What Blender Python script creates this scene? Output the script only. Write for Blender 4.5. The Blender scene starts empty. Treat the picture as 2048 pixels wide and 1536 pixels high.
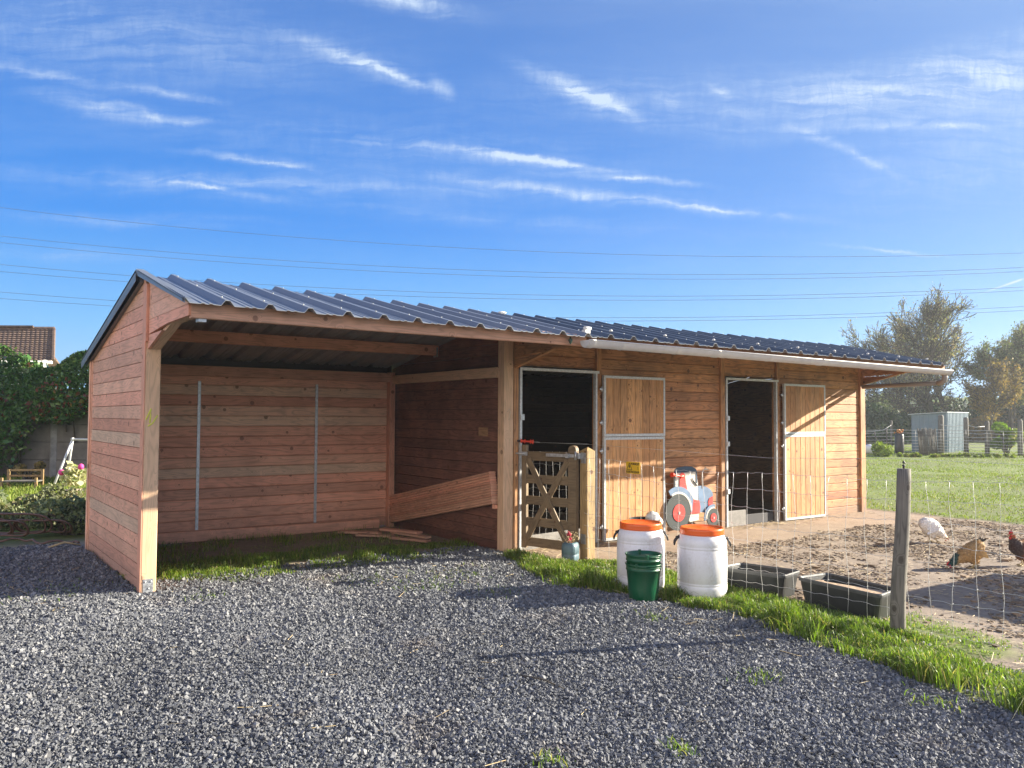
import bpy, bmesh, math, random
import numpy as np
from mathutils import Vector, Matrix
R = math.radians
C = bpy.context.scene.collection
scene = bpy.context.scene
random.seed(7); rng = np.random.default_rng(11)

# ------------------------------------------------------------------ camera
cam_d = bpy.data.cameras.new('camera'); cam = bpy.data.objects.new('camera', cam_d); C.objects.link(cam)
RV = Vector((0.81011556, -0.58624819, 0.00508302)); UV_ = Vector((-0.02791391, -0.02991009, 0.99916275)); FV = Vector((0.58560532, 0.80957918, 0.04059511))
CAMP = Vector((-1.63271566, -7.92723669, 1.6))
m = Matrix((RV, UV_, -FV)).transposed().to_4x4(); m.translation = CAMP
cam.matrix_world = m
cam_d.sensor_width = 36; cam_d.lens = 1629.75/2048*36; cam_d.clip_end = 2000; cam_d.clip_start = 0.05
scene.camera = cam
scene.view_settings.view_transform = 'Standard'; scene.view_settings.look = 'None'
scene.view_settings.exposure = 1.82; scene.view_settings.gamma = 1.0

# ------------------------------------------------------------------ sun
SUN_EL, SUN_DIR = R(20.3), Vector((0.9304, -0.3665, 0)).normalized()
sv = Vector((SUN_DIR.x*math.cos(SUN_EL), SUN_DIR.y*math.cos(SUN_EL), math.sin(SUN_EL)))
sl = bpy.data.lights.new('sun', 'SUN'); sl.energy = 5.0; sl.angle = R(0.5); sl.color = (1.0, 0.90, 0.74)
so = bpy.data.objects.new('sun', sl); C.objects.link(so)
so.rotation_euler = (-sv).to_track_quat('-Z', 'Y').to_euler()

# ------------------------------------------------------------------ node helper
class NT:
    def __init__(s, tree): s.t = tree; s.t.nodes.clear()
    def n(s, typ, **kw):
        nd = s.t.nodes.new(typ)
        for k, v in kw.items():
            if k.startswith('i_'):
                key = k[2:]; key = int(key) if key.isdigit() else key
                s.set(nd, key, v)
            else: setattr(nd, k, v)
        return nd
    def set(s, nd, key, v):
        sock = nd.inputs[key]
        if isinstance(v, bpy.types.NodeSocket): s.t.links.new(v, sock)
        else:
            if sock.type == 'RGBA' and len(v) == 3: v = (*v, 1)
            sock.default_value = v
    def math(s, op, a, b=None, c=None, clamp=False):
        nd = s.n('ShaderNodeMath', operation=op, use_clamp=clamp); s.set(nd, 0, a)
        if b is not None: s.set(nd, 1, b)
        if c is not None: s.set(nd, 2, c)
        return nd.outputs[0]
    def vmath(s, op, a, b=None):
        nd = s.n('ShaderNodeVectorMath', operation=op); s.set(nd, 0, a)
        if b is not None: s.set(nd, 1, b)
        return nd.outputs['Value'] if op in ('DOT_PRODUCT', 'LENGTH') else nd.outputs[0]
    def mix(s, f, a, b, bt='MIX'):
        nd = s.n('ShaderNodeMix', data_type='RGBA', blend_type=bt); s.set(nd, 0, f); s.set(nd, 6, a); s.set(nd, 7, b)
        return nd.outputs[2]
    def noise(s, vec, scale, detail=3, rough=.5, dist=0, out=0):
        nd = s.n('ShaderNodeTexNoise'); s.set(nd, 'Vector', vec) if vec is not None else 0
        nd.inputs['Scale'].default_value = scale; nd.inputs['Detail'].default_value = detail
        nd.inputs['Roughness'].default_value = rough; nd.inputs['Distortion'].default_value = dist
        return nd.outputs[out]
    def ramp(s, f, stops, interp='LINEAR'):
        nd = s.n('ShaderNodeValToRGB'); s.set(nd, 0, f); cr = nd.color_ramp; cr.interpolation = interp
        while len(cr.elements) > 1: cr.elements.remove(cr.elements[-1])
        for i, (p, c) in enumerate(stops):
            if isinstance(c, (int, float)): c = (c, c, c)
            e = cr.elements[0] if i == 0 else cr.elements.new(p)
            e.position = p; e.color = (*c, 1)
        return nd.outputs[0]
    def smooth(s, v, a, b, lo=0.0, hi=1.0):
        nd = s.n('ShaderNodeMapRange', interpolation_type='SMOOTHSTEP'); s.set(nd, 0, v)
        for i, x in enumerate((a, b, lo, hi)): nd.inputs[i+1].default_value = x
        return nd.outputs[0]
    def bump(s, h, strength=.3, dist=.01):
        nd = s.n('ShaderNodeBump'); s.set(nd, 'Height', h); nd.inputs['Strength'].default_value = strength; nd.inputs['Distance'].default_value = dist
        return nd.outputs[0]
    def comb(s, x, y, z=0.0):
        nd = s.n('ShaderNodeCombineXYZ'); s.set(nd, 0, x); s.set(nd, 1, y); s.set(nd, 2, z); return nd.outputs[0]
    def sep(s, v):
        nd = s.n('ShaderNodeSeparateXYZ'); s.set(nd, 0, v); return nd.outputs
    def bsdf(s, color, rough=.6, metal=0.0, normal=None, **kw):
        b = s.n('ShaderNodeBsdfPrincipled'); s.set(b, 'Base Color', color); s.set(b, 'Roughness', rough); s.set(b, 'Metallic', metal)
        if normal is not None: s.set(b, 'Normal', normal)
        for k, v in kw.items(): s.set(b, k, v)
        o = s.n('ShaderNodeOutputMaterial'); s.t.links.new(b.outputs[0], o.inputs[0]); return b

# ------------------------------------------------------------------ sky
w = bpy.data.worlds.new('World'); scene.world = w; w.use_nodes = True
T = NT(w.node_tree)
sky = T.n('ShaderNodeTexSky', sky_type='NISHITA', sun_disc=False, sun_elevation=SUN_EL, air_density=1.0, dust_density=0.3, ozone_density=2.5, altitude=0)
sky.sun_rotation = math.atan2(SUN_DIR.x, SUN_DIR.y)
tc = T.n('ShaderNodeTexCoord'); D = tc.outputs['Generated']
fz = T.math('MAXIMUM', T.vmath('DOT_PRODUCT', D, tuple(FV)), 0.05)
u = T.math('DIVIDE', T.vmath('DOT_PRODUCT', D, tuple(RV)), fz)
v = T.math('DIVIDE', T.vmath('DOT_PRODUCT', D, tuple(UV_)), fz)
P0 = T.comb(u, v)
wn = T.noise(P0, 7.0, 6, .7, 0, 1)
wv = T.vmath('SUBTRACT', wn, (.5, .5, .5))
sc_ = T.n('ShaderNodeVectorMath', operation='SCALE'); T.set(sc_, 0, wv); sc_.inputs['Scale'].default_value = 0.032
P1 = T.vmath('ADD', P0, sc_.outputs[0])
STK = [(560,62,850,172,26,.42),(700,112,845,168,9,.75),(860,150,905,200,22,.3),(1040,130,1300,244,30,.5),(1120,160,1270,230,14,.55),
 (60,185,340,240,30,.34),(250,205,330,238,12,.35),(320,236,430,240,12,.3),(220,165,455,202,11,.3),(380,300,640,338,12,.32),(450,312,620,336,6,.38),
 (270,352,560,402,10,.35),(640,262,1290,356,14,.30),(900,294,1230,342,9,.62),(1090,344,1400,366,10,.55),(820,345,1580,436,16,.36),(1300,400,1560,434,6,.5),
 (1570,250,1700,300,14,.22),(1640,280,1810,362,12,.3),(1660,262,2200,238,10,.34),(1500,240,2300,60,80,.42),(1850,160,2300,110,50,.3),
 (660,-25,940,22,28,.5),(1670,494,1900,516,6,.4),(1968,585,2075,548,2.6,1.6),(-60,120,230,175,16,.3),(1410,168,1470,192,12,.32),(1320,180,1370,215,22,.15),
 (-200,345,1300,395,34,.2),(300,250,1300,330,80,.13),(-200,40,700,110,120,.22),(1000,190,2100,200,80,.2),(-100,430,600,450,20,.13),(400,400,1500,470,24,.1),(-100,498,300,515,18,.18),(1700,380,2400,150,160,.2)]
acc = None
for (x0,y0,x1,y1,wd,it) in STK:
    a = ((x0+x1)/2-1024)/1630, (768-(y0+y1)/2)/1630
    L = math.hypot(x1-x0, y1-y0)/2/1630*1.7; ang = math.atan2(-(y1-y0), x1-x0)
    mp = T.n('ShaderNodeMapping', vector_type='TEXTURE'); T.set(mp, 'Vector', P1 if wd > 4 else P0)
    mp.inputs['Location'].default_value = (a[0], a[1], 0); mp.inputs['Rotation'].default_value = (0, 0, ang); mp.inputs['Scale'].default_value = (L, wd*(1.3 if wd < 40 else 1.2)/1630, 1)
    g = T.n('ShaderNodeTexGradient', gradient_type='SPHERICAL'); T.set(g, 'Vector', mp.outputs[0])
    q = T.math('MULTIPLY', T.math('POWER', g.outputs['Fac'], 2.0) if wd < 40 else T.smooth(g.outputs['Fac'], 0, 1), it*1.75 if wd < 40 else it)
    acc = q if acc is None else T.math('ADD', acc, q)
mp = T.n('ShaderNodeMapping'); T.set(mp, 'Vector', P1); mp.inputs['Rotation'].default_value = (0, 0, R(12)); mp.inputs['Scale'].default_value = (6, 52, 1)
fib = T.noise(mp.outputs[0], 1.6, 9, .62, .7)
mp2 = T.n('ShaderNodeMapping'); T.set(mp2, 'Vector', P1); mp2.inputs['Rotation'].default_value = (0, 0, R(-35)); mp2.inputs['Scale'].default_value = (30, 9, 1)
fib2 = T.noise(mp2.outputs[0], 2.4, 5, .65, .8)
fm = T.math('MULTIPLY', T.smooth(fib, .28, .72, .2, 1.45), T.smooth(fib2, .25, .75, .6, 1.3))
dens = T.math('MULTIPLY', acc, fm)
mp3 = T.n('ShaderNodeMapping'); T.set(mp3, 'Vector', P1); mp3.inputs['Rotation'].default_value = (0, 0, R(6)); mp3.inputs['Scale'].default_value = (1.2, 8, 1)
veil = T.smooth(T.noise(mp3.outputs[0], 1.0, 6, .6, .4), .42, .9, 0, .22)
dens = T.math('MULTIPLY', T.math('ADD', dens, veil), T.smooth(T.sep(D)[2], .0, .25, .25, 1), clamp=True)
skc = T.n('ShaderNodeHueSaturation'); T.set(skc, 'Color', sky.outputs[0]); skc.inputs['Saturation'].default_value = 1.28; skc.inputs['Hue'].default_value = .505
el = T.sep(D)[2]
grad = T.ramp(T.math('MULTIPLY_ADD', el, 1.0, 0.0), [(0,(1.4,3.3,5.5)),(.10,(.72,2.65,5.3)),(.22,(.12,1.5,4.7)),(.34,(.20,1.25,4.0)),(.50,(.45,1.2,3.3)),(.9,(.45,1.1,3.0))])
skh = T.mix(.95, skc.outputs[0], grad)
sunw = T.math('POWER', T.math('MAXIMUM', T.vmath('DOT_PRODUCT', D, tuple(sv)), 0), 3.0)
skh = T.mix(T.math('MULTIPLY', sunw, .55, clamp=True), skh, (3.2, 4.4, 5.8))
cld = T.mix(dens, skh, (3.3, 4.1, 5.2))
fill_bank = T.smooth(T.vmath('DOT_PRODUCT', D, (-.86, -.48, .12)), .1, .85)  # bright unseen sky patch added as fill light for the shaded walls
fill_bank = T.math('MULTIPLY', fill_bank, T.smooth(T.noise(D, 2.2, 5, .6), .3, .7, .45, 1.0))
cld = T.mix(T.math('MULTIPLY', fill_bank, T.math('MULTIPLY', T.smooth(el, .0, .06), T.smooth(el, .28, .62, 1, 0))), cld, (16.5, 13.8, 11.8))
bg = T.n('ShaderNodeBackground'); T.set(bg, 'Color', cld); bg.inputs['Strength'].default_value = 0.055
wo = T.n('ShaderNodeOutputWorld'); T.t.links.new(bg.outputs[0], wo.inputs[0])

# ------------------------------------------------------------------ mesh builder
class MB:
    def __init__(s): s.v=[]; s.f=[]; s.uv=[]; s.tone=[]; s.sm=[]; s.mi=[]
    def face(s, idx, uvs=None, tone=(.5,.5,.5), smooth=False, mi=0):
        s.f.append(tuple(idx)); s.uv.append(uvs or [(0,0)]*len(idx)); s.tone.append(tone); s.sm.append(smooth); s.mi.append(mi)
    def plank(s, a, b, wdir, wd, th, ch=.003, tone=None, mi=0):
        a, b = Vector(a), Vector(b); ax = (b-a); L = ax.length; ax.normalize()
        W = Vector(wdir); W = (W-ax*W.dot(ax)).normalized(); N = ax.cross(W)
        if tone is None: tone = rt()
        h, t, c = wd/2, th/2, min(ch, wd*.3, th*.3)
        cs = [(-h,-t+c),(-h+c,-t),(h-c,-t),(h,-t+c),(h,t-c),(h-c,t),(-h+c,t),(-h,t-c)]
        i0 = len(s.v)
        for p in (a, b):
            for (x, y) in cs: s.v.append(tuple(p+W*x+N*y))
        per = 0; uo, vo = random.uniform(0,50), random.uniform(0,50)
        for k in range(8):
            k2 = (k+1) % 8; dl = math.dist(cs[k], cs[k2])
            s.face((i0+k, i0+k2, i0+8+k2, i0+8+k), [(uo,vo+per),(uo,vo+per+dl),(uo+L,vo+per+dl),(uo+L,vo+per)], tone, mi=mi); per += dl
        uvc = [(vo+x*.3, vo+y) for x, y in cs]
        s.face([i0+k for k in range(7,-1,-1)], uvc[::-1], tone, mi=mi); s.face([i0+8+k for k in range(8)], uvc, tone, mi=mi)
    def box(s, lo, hi, ch=.003, tone=None, mi=0):
        lo, hi = Vector(lo), Vector(hi); d = hi-lo; c = (lo+hi)/2; ax = max(range(3), key=lambda i: d[i])
        o = [i for i in range(3) if i != ax]; e = Vector((0,0,0)); e[ax] = d[ax]/2; W = Vector((0,0,0)); W[o[1]] = 1
        s.plank(c-e, c+e, W, d[o[1]], d[o[0]], ch, tone, mi)
    def prism(s, pts, origin, U, V, th, tone=None, mi=0, smooth=False):
        # polygon pts (u,v) in plane origin+U*u+V*v, extruded by th along U x V
        U, V, O = Vector(U), Vector(V), Vector(origin); N = U.cross(V).normalized()
        if tone is None: tone = rt()
        n = len(pts); i0 = len(s.v); uo, vo = random.uniform(0,50), random.uniform(0,50)
        for k in (0, 1):
            for (x, y) in pts: s.v.append(tuple(O+U*x+V*y+N*th*k))
        uvs = [(uo+x, vo+y) for x, y in pts]
        s.face([i0+k for k in range(n-1,-1,-1)], uvs[::-1], tone, mi=mi); s.face([i0+n+k for k in range(n)], uvs, tone, mi=mi)
        for k in range(n):
            k2 = (k+1) % n; dl = math.dist(pts[k], pts[k2])
            s.face((i0+k, i0+k2, i0+n+k2, i0+n+k), [(uo,vo),(uo+dl,vo),(uo+dl,vo+th),(uo,vo+th)], tone, smooth, mi)
    def tube(s, pts, r, n=8, tone=None, closed=False, mi=0, caps=True):
        pts = [Vector(p) for p in pts]; m_ = len(pts); rs = r if hasattr(r, '__len__') else [r]*m_
        if tone is None: tone = rt()
        i0 = len(s.v); nrm = None; L = 0; Ls = []
        for i, p in enumerate(pts):
            if closed: t = (pts[(i+1) % m_]-pts[i-1]).normalized()
            else: t = (pts[min(i+1, m_-1)]-pts[max(i-1, 0)]).normalized()
            if nrm is None: nrm = t.orthogonal().normalized()
            nrm = (nrm-t*nrm.dot(t)).normalized(); bi = t.cross(nrm)
            if i: L += (pts[i]-pts[i-1]).length
            Ls.append(L)
            for k in range(n):
                a = 2*math.pi*k/n; s.v.append(tuple(p+(nrm*math.cos(a)+bi*math.sin(a))*rs[i]))
        for i in range(m_ if closed else m_-1):
            j = (i+1) % m_
            for k in range(n):
                k2 = (k+1) % n; c_ = 2*math.pi*rs[i]/n
                s.face((i0+i*n+k, i0+i*n+k2, i0+j*n+k2, i0+j*n+k), [(Ls[i],c_*k),(Ls[i],c_*(k+1)),(Ls[j],c_*(k+1)),(Ls[j],c_*k)], tone, True, mi)
        if caps and not closed:
            s.face([i0+k for k in range(n-1,-1,-1)], None, tone, mi=mi); s.face([i0+(m_-1)*n+k for k in range(n)], None, tone, mi=mi)
    def lathe(s, prof, c=(0,0,0), n=32, tone=None, mi=0, ax='z', sy=1.0):
        if tone is None: tone = rt()
        i0 = len(s.v); c = Vector(c)
        for (r, z) in prof:
            for k in range(n):
                a = 2*math.pi*k/n; p = Vector((r*math.cos(a), r*math.sin(a)*sy, z))
                if ax == 'y': p = Vector((p.x, -p.z, p.y))
                s.v.append(tuple(c+p))
        for i in range(len(prof)-1):
            for k in range(n):
                k2 = (k+1) % n
                s.face((i0+i*n+k, i0+i*n+k2, i0+(i+1)*n+k2, i0+(i+1)*n+k), [(k/n,i/9),((k+1)/n,i/9),((k+1)/n,(i+1)/9),(k/n,(i+1)/9)], tone, True, mi)
    def ell(s, c, r, n=10, tone=None, mi=0, rot=None):
        if tone is None: tone = rt()
        i0 = len(s.v); c = Vector(c); h = n//2+1
        for i in range(h+1):
            ph = math.pi*i/h
            for k in range(n):
                a = 2*math.pi*k/n; p = Vector((r[0]*math.sin(ph)*math.cos(a), r[1]*math.sin(ph)*math.sin(a), -r[2]*math.cos(ph)))
                if rot: p = rot @ p
                s.v.append(tuple(c+p))
        for i in range(h):
            for k in range(n):
                k2 = (k+1) % n; s.face((i0+i*n+k, i0+i*n+k2, i0+(i+1)*n+k2, i0+(i+1)*n+k), None, tone, True, mi)
    def build(s, name, mats, parent=None, weld=False):
        me = bpy.data.meshes.new(name); me.from_pydata(s.v, [], s.f)
        uvl = me.uv_layers.new(name='UVMap'); flat = [c for f in s.uv for uvp in f for c in uvp]; uvl.data.foreach_set('uv', flat)
        ca = me.color_attributes.new('tone', 'FLOAT_COLOR', 'CORNER'); fl = []
        for f, t in zip(s.f, s.tone): fl += [*t, 1.0]*len(f)
        ca.data.foreach_set('color', fl)
        me.polygons.foreach_set('use_smooth', s.sm); me.polygons.foreach_set('material_index', s.mi)
        for mt in (mats if isinstance(mats, (list, tuple)) else [mats]): me.materials.append(mt)
        me.validate(clean_customdata=False)
        if weld:
            bm = bmesh.new(); bm.from_mesh(me); bmesh.ops.remove_doubles(bm, verts=bm.verts, dist=1e-5); bmesh.ops.recalc_face_normals(bm, faces=bm.faces); bm.to_mesh(me); bm.free()
        o = bpy.data.objects.new(name, me); C.objects.link(o)
        if parent: o.parent = parent; o.matrix_parent_inverse = parent.matrix_world.inverted() if getattr(parent, '_x', 0) else Matrix.Identity(4)
        return o
def rt(): return (random.random(), random.random(), random.random())
def tag(o, label=None, cat=None, group=None, kind=None):
    if label: o['label'] = label
    if cat: o['category'] = cat
    if group: o['group'] = group
    if kind: o['kind'] = kind
    return o
def thing(name, label, cat, loc=(0,0,0), rz=0, group=None):
    o = bpy.data.objects.new(name, None); C.objects.link(o); o.location = loc; o.rotation_euler = (0,0,rz); o.empty_display_size = .1
    return tag(o, label, cat, group)
def copy_tree(o, parent=None):
    c = o.copy(); C.objects.link(c)
    if parent: c.parent = parent
    for ch in list(o.children): copy_tree(ch, c)
    return c
def npmesh(name, V, F, mats, tone=None, smooth=False, parent=None, k=None):
    """V (n,3); F (m,k) all same size or list of arrays"""
    Fs = F if isinstance(F, list) else [F]
    me = bpy.data.meshes.new(name); me.vertices.add(len(V)); me.vertices.foreach_set('co', np.asarray(V, np.float32).ravel())
    tot = sum(f.size for f in Fs); me.loops.add(tot); me.loops.foreach_set('vertex_index', np.concatenate([f.ravel() for f in Fs]).astype(np.int32))
    npoly = sum(len(f) for f in Fs); me.polygons.add(npoly); st = []; off = 0
    for f in Fs: st.append(off+np.arange(len(f))*f.shape[1]); off += f.size
    me.polygons.foreach_set('loop_start', np.concatenate(st).astype(np.int32))
    if smooth: me.polygons.foreach_set('use_smooth', np.ones(npoly, bool))
    else: me.polygons.foreach_set('use_smooth', np.zeros(npoly, bool))
    me.update(calc_edges=True)
    if tone is not None:
        ca = me.color_attributes.new('tone', 'FLOAT_COLOR', 'POINT'); t = np.ones((len(V), 4), np.float32); t[:, :3] = tone; ca.data.foreach_set('color', t.ravel())
    for mt in (mats if isinstance(mats, (list, tuple)) else [mats]): me.materials.append(mt)
    o = bpy.data.objects.new(name, me); C.objects.link(o)
    if parent: o.parent = parent
    return o
# value noise
_tab = rng.random((256, 256))
def vn(x, y, s=1.0, o=0):
    x = np.asarray(x)*s+o*17.3+500; y = np.asarray(y)*s+o*9.1+500
    xi, yi = np.floor(x).astype(int), np.floor(y).astype(int); fx, fy = x-xi, y-yi; fx = fx*fx*(3-2*fx); fy = fy*fy*(3-2*fy)
    a = _tab[xi % 256, yi % 256]; b = _tab[(xi+1) % 256, yi % 256]; c = _tab[xi % 256, (yi+1) % 256]; d = _tab[(xi+1) % 256, (yi+1) % 256]
    return (a*(1-fx)+b*fx)*(1-fy)+(c*(1-fx)+d*fx)*fy
def fbm(x, y, s=1.0, n=4, o=0):
    r = 0; a = .5
    for i in range(n): r = r+a*vn(x, y, s*2**i, o+i); a *= .5
    return r/(1-.5**n)

# ------------------------------------------------------------------ materials
MATS = {}
def mat(name):
    mt = bpy.data.materials.new(name); mt.use_nodes = True; MATS[name] = mt; return mt, NT(mt.node_tree)
def wood(name, cA, cB, cC, grain=.35, ring=.3, rough=.62, knot=1.0, stain=.2, splash=0.0, knotcol=(.10,.035,.015)):
    mt, t = mat(name)
    uvn = t.n('ShaderNodeUVMap', uv_map='UVMap').outputs[0]
    at = t.n('ShaderNodeAttribute', attribute_name='tone').outputs['Color']; s3 = t.n('ShaderNodeSeparateColor'); t.set(s3, 0, at)
    r_, g_, b_ = s3.outputs[0], s3.outputs[1], s3.outputs[2]
    mpn = t.n('ShaderNodeMapping'); t.set(mpn, 'Vector', uvn); mpn.inputs['Scale'].default_value = (1.3, 60, 1)
    gr = t.noise(mpn.outputs[0], 1.0, 5, .6, .3)
    mp4 = t.n('ShaderNodeMapping'); t.set(mp4, 'Vector', uvn); mp4.inputs['Scale'].default_value = (.9, 8, 1)
    lo = t.noise(mp4.outputs[0], 1.0, 2, .5, .4)
    vo = t.n('ShaderNodeTexVoronoi', voronoi_dimensions='2D'); t.set(vo, 'Vector', uvn); vo.inputs['Scale'].default_value = 3.1
    kd = vo.outputs['Distance']
    kn = t.math('ADD', kd, t.math('MULTIPLY', t.math('SUBTRACT', t.noise(uvn, 60, 2), .5), .03))
    size = t.math('MULTIPLY_ADD', t.sep(vo.outputs['Color'])[0],   .075, .018)
    km = t.math('MULTIPLY', t.smooth(t.math('DIVIDE', kn, size), .7, 1.15, 1, 0), t.math('GREATER_THAN', t.sep(vo.outputs['Color'])[1], .35))
    halo = t.smooth(kd, .0, .2, 1, 0)
    rg = t.math('SINE', t.math('MULTIPLY', t.math('ADD', lo, t.math('MULTIPLY', halo, .25)), 70))
    rg = t.math('MULTIPLY_ADD', rg, .5, .5)
    base = t.mix(t.smooth(r_, .0, .55), cA, cB); base = t.mix(t.smooth(r_, .78, .98), base, cC)
    val = t.math('MULTIPLY_ADD', g_, .34, .83)
    val = t.math('MULTIPLY', val, t.math('SUBTRACT', 1+grain*.5, t.math('MULTIPLY', gr, grain)))
    val = t.math('MULTIPLY', val, t.math('SUBTRACT', 1.0, t.math('MULTIPLY', t.math('POWER', rg, 3.0), ring)))
    tcn = t.n('ShaderNodeTexCoord').outputs['Object']
    val = t.math('MULTIPLY', val, t.smooth(t.noise(tcn, 2.2, 4, .65), .25, .75, 1-stain, 1+stain*.6))
    col = t.mix(1.0, base, t.comb(val, val, val), 'MULTIPLY')
    col = t.mix(t.math('MULTIPLY', km, .8*knot), col, knotcol)
    zz_ = t.sep(tcn)[2]
    sp = t.math('MULTIPLY', t.smooth(t.math('SUBTRACT', zz_, t.math('MULTIPLY', t.noise(tcn, 9, 5, .7), .34)), -.16, .10, 1, 0), splash)
    col = t.mix(sp, col, (.20,.155,.115))
    nb = t.bump(t.math('ADD', gr, t.math('MULTIPLY', rg, .4)), .25, .002)
    t.bsdf(col, rough, 0, nb); return mt
def plain(name, col, rough=.5, metal=0.0, var=.12, scale=12, bump=.0, bscale=60, **kw):
    mt, t = mat(name); o = t.n('ShaderNodeTexCoord').outputs['Object']
    n_ = t.noise(o, scale, 5, .6); f = t.smooth(n_, .25, .75, 1-var, 1+var); c = t.mix(1.0, col, t.comb(f, f, f), 'MULTIPLY')
    nb = t.bump(t.noise(o, bscale, 3), bump, .004) if bump else None
    t.bsdf(c, t.smooth(n_, .2, .8, max(rough-.1,0), min(rough+.12,1)), metal, nb, **kw); return mt
def tinted(name, cA, cB, cC=None, rough=.6, trans=.0, metal=0):
    """colour from the tone attribute (R mixes, G brightness)"""
    mt, t = mat(name); at = t.n('ShaderNodeAttribute', attribute_name='tone').outputs['Color']; s3 = t.n('ShaderNodeSeparateColor'); t.set(s3, 0, at)
    c = t.mix(t.smooth(s3.outputs[0], 0, .6), cA, cB)
    if cC: c = t.mix(t.smooth(s3.outputs[0], .75, 1.0), c, cC)
    v_ = t.math('MULTIPLY_ADD', s3.outputs[1], .8, .6); c = t.mix(1.0, c, t.comb(v_, v_, v_), 'MULTIPLY')
    if trans:
        b = t.n('ShaderNodeBsdfPrincipled'); t.set(b, 'Base Color', c); t.set(b, 'Roughness', rough)
        tr = t.n('ShaderNodeBsdfTranslucent'); t.set(tr, 'Color', t.mix(1.0, c, (1.15,1.25,.6), 'MULTIPLY')); mx = t.n('ShaderNodeMixShader'); mx.inputs[0].default_value = trans
        t.t.links.new(b.outputs[0], mx.inputs[1]); t.t.links.new(tr.outputs[0], mx.inputs[2]); o = t.n('ShaderNodeOutputMaterial'); t.t.links.new(mx.outputs[0], o.inputs[0])
    else: t.bsdf(c, rough, metal)
    return mt
W_NEW = wood('new_larch', (.80,.46,.305), (.77,.38,.25), (.81,.56,.38), grain=.3, ring=.22, knot=.75, stain=.14, splash=.45)
W_POST = wood('new_larch_post', (.66,.42,.27), (.70,.47,.29), (.64,.38,.25), grain=.22, ring=.18, knot=.7, stain=.08)
W_OLD = wood('oiled_larch', (.50,.22,.09), (.57,.29,.125), (.38,.145,.06), grain=.6, ring=.4, stain=.3, splash=.6, knotcol=(.06,.02,.01))
W_INNER = wood('shaded_inner_boards', (.05,.03,.022), (.06,.035,.025), (.04,.025,.02))  # dark stable interior: its shade is put into the board colour
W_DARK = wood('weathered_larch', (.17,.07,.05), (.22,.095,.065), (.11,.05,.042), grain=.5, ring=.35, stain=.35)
W_DOOR = wood('door_boards', (.58,.29,.11), (.63,.34,.14), (.50,.23,.09), grain=.45, ring=.35, stain=.2)
W_GATE = wood('treated_pine', (.17,.115,.06), (.20,.14,.075), (.14,.09,.05), grain=.4, ring=.3, stain=.2)
W_GPOST = wood('treated_post', (.34,.22,.09), (.40,.27,.12), (.32,.20,.08), grain=.5, ring=.35, stain=.15)
W_GREY = wood('grey_weathered_wood', (.15,.14,.115), (.18,.165,.14), (.12,.11,.09), grain=.7, ring=.4, stain=.25, knotcol=(.05,.04,.03), rough=.8)
M_GALV = plain('galvanised', (.50,.52,.53), .42, .75, .25, 30, .05)
M_GALVP = plain('galvanised_frame', (.55,.57,.57), .5, .35, .2, 40, .04)
M_WIRE = plain('wire', (.62,.62,.60), .45, .5, .1, 5)
M_PVC = plain('gutter_plastic', (.60,.60,.58), .38, 0, .06, 8)
M_PIPE = plain('pipe_plastic', (.27,.25,.24), .45, 0, .08, 8)
M_WHITE = None
M_ORANGE0 = plain('unused_white', (.80,.80,.80), .38, 0, .05, 6, **{'Subsurface Weight': .15, 'Subsurface Radius': (.05,.05,.05)})
M_ORANGE = plain('orange_lid', (.85,.13,.015), .32, 0, .06, 8)
def dirty(name, col, rough, dcol, amt=.5, sc=7, **kw):
    mt, t = mat(name); o = t.n('ShaderNodeTexCoord').outputs['Object']; mp_ = t.n('ShaderNodeMapping'); t.set(mp_, 'Vector', o); mp_.inputs['Scale'].default_value = (1,1,.35)
    a = t.noise(mp_.outputs[0], sc, 8, .75); b = t.noise(o, sc*9, 4, .7); f = t.math('MULTIPLY', t.smooth(t.math('MULTIPLY_ADD', b, .35, t.math('MULTIPLY', a, .65)), .47, .66), amt)
    t.bsdf(t.mix(f, col, dcol), t.math('MULTIPLY_ADD', f, .5, rough), 0, t.bump(b, .05, .002), **kw); return mt
M_GREEN = dirty('green_plastic', (.004,.085,.035), .32, (.10,.12,.08), .35, 8)
M_BLACKP = plain('black_plastic', (.018,.018,.02), .42, 0, .3, 14)
M_TROUGH = plain('dark_trough_plastic', (.022,.025,.025), .5, 0, .35, 9, .08)
M_TRRIM = plain('faded_trough_rim', (.075,.08,.08), .55, 0, .25, 12)
M_RED = plain('red_paint', (.62,.045,.035), .5, 0, .14, 9)
M_REDPL = plain('red_orange_plastic', (.72,.05,.015), .35, 0, .05, 9)
M_BLUE = plain('blue_paint', (.13,.21,.33), .6, 0, .2, 9)
M_DBLUE = plain('dark_blue_paint', (.04,.075,.12), .6, 0, .2, 9)
M_TYRE = plain('black_painted_wood', (.035,.045,.045), .7, 0, .25, 14)
M_CREAM = plain('cream_paint', (.62,.60,.52), .6, 0, .1, 9)
M_CONC = plain('concrete', (.27,.26,.24), .85, 0, .3, 5, .3, 40)
M_YEL = plain('yellow_sign', (.72,.45,.02), .45, 0, .06, 9)
M_INK = plain('sign_ink', (.02,.02,.02), .6)
M_CHALK = plain('chalk', (.75,.78,.12), .9)
M_CHALKW = plain('faint_chalk', (.62,.50,.36), .9)
M_FELT = plain('roof_underside', (.32,.33,.35), .6, .2, .15, 6)
def roofmat(name, c):
    mt, t = mat(name); o = t.n('ShaderNodeTexCoord').outputs['Object']; n_ = t.noise(o, 1.7, 5, .6)
    f = t.smooth(n_, .2, .8, .86, 1.12); col = t.mix(1.0, c, t.comb(f, f, f), 'MULTIPLY')
    t.bsdf(col, t.smooth(n_, .2, .8, .34, .48), .3, t.bump(t.noise(o, 3, 2), .06, .01), **{'Coat Weight': .2, 'Coat Roughness': .25}); return mt
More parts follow.
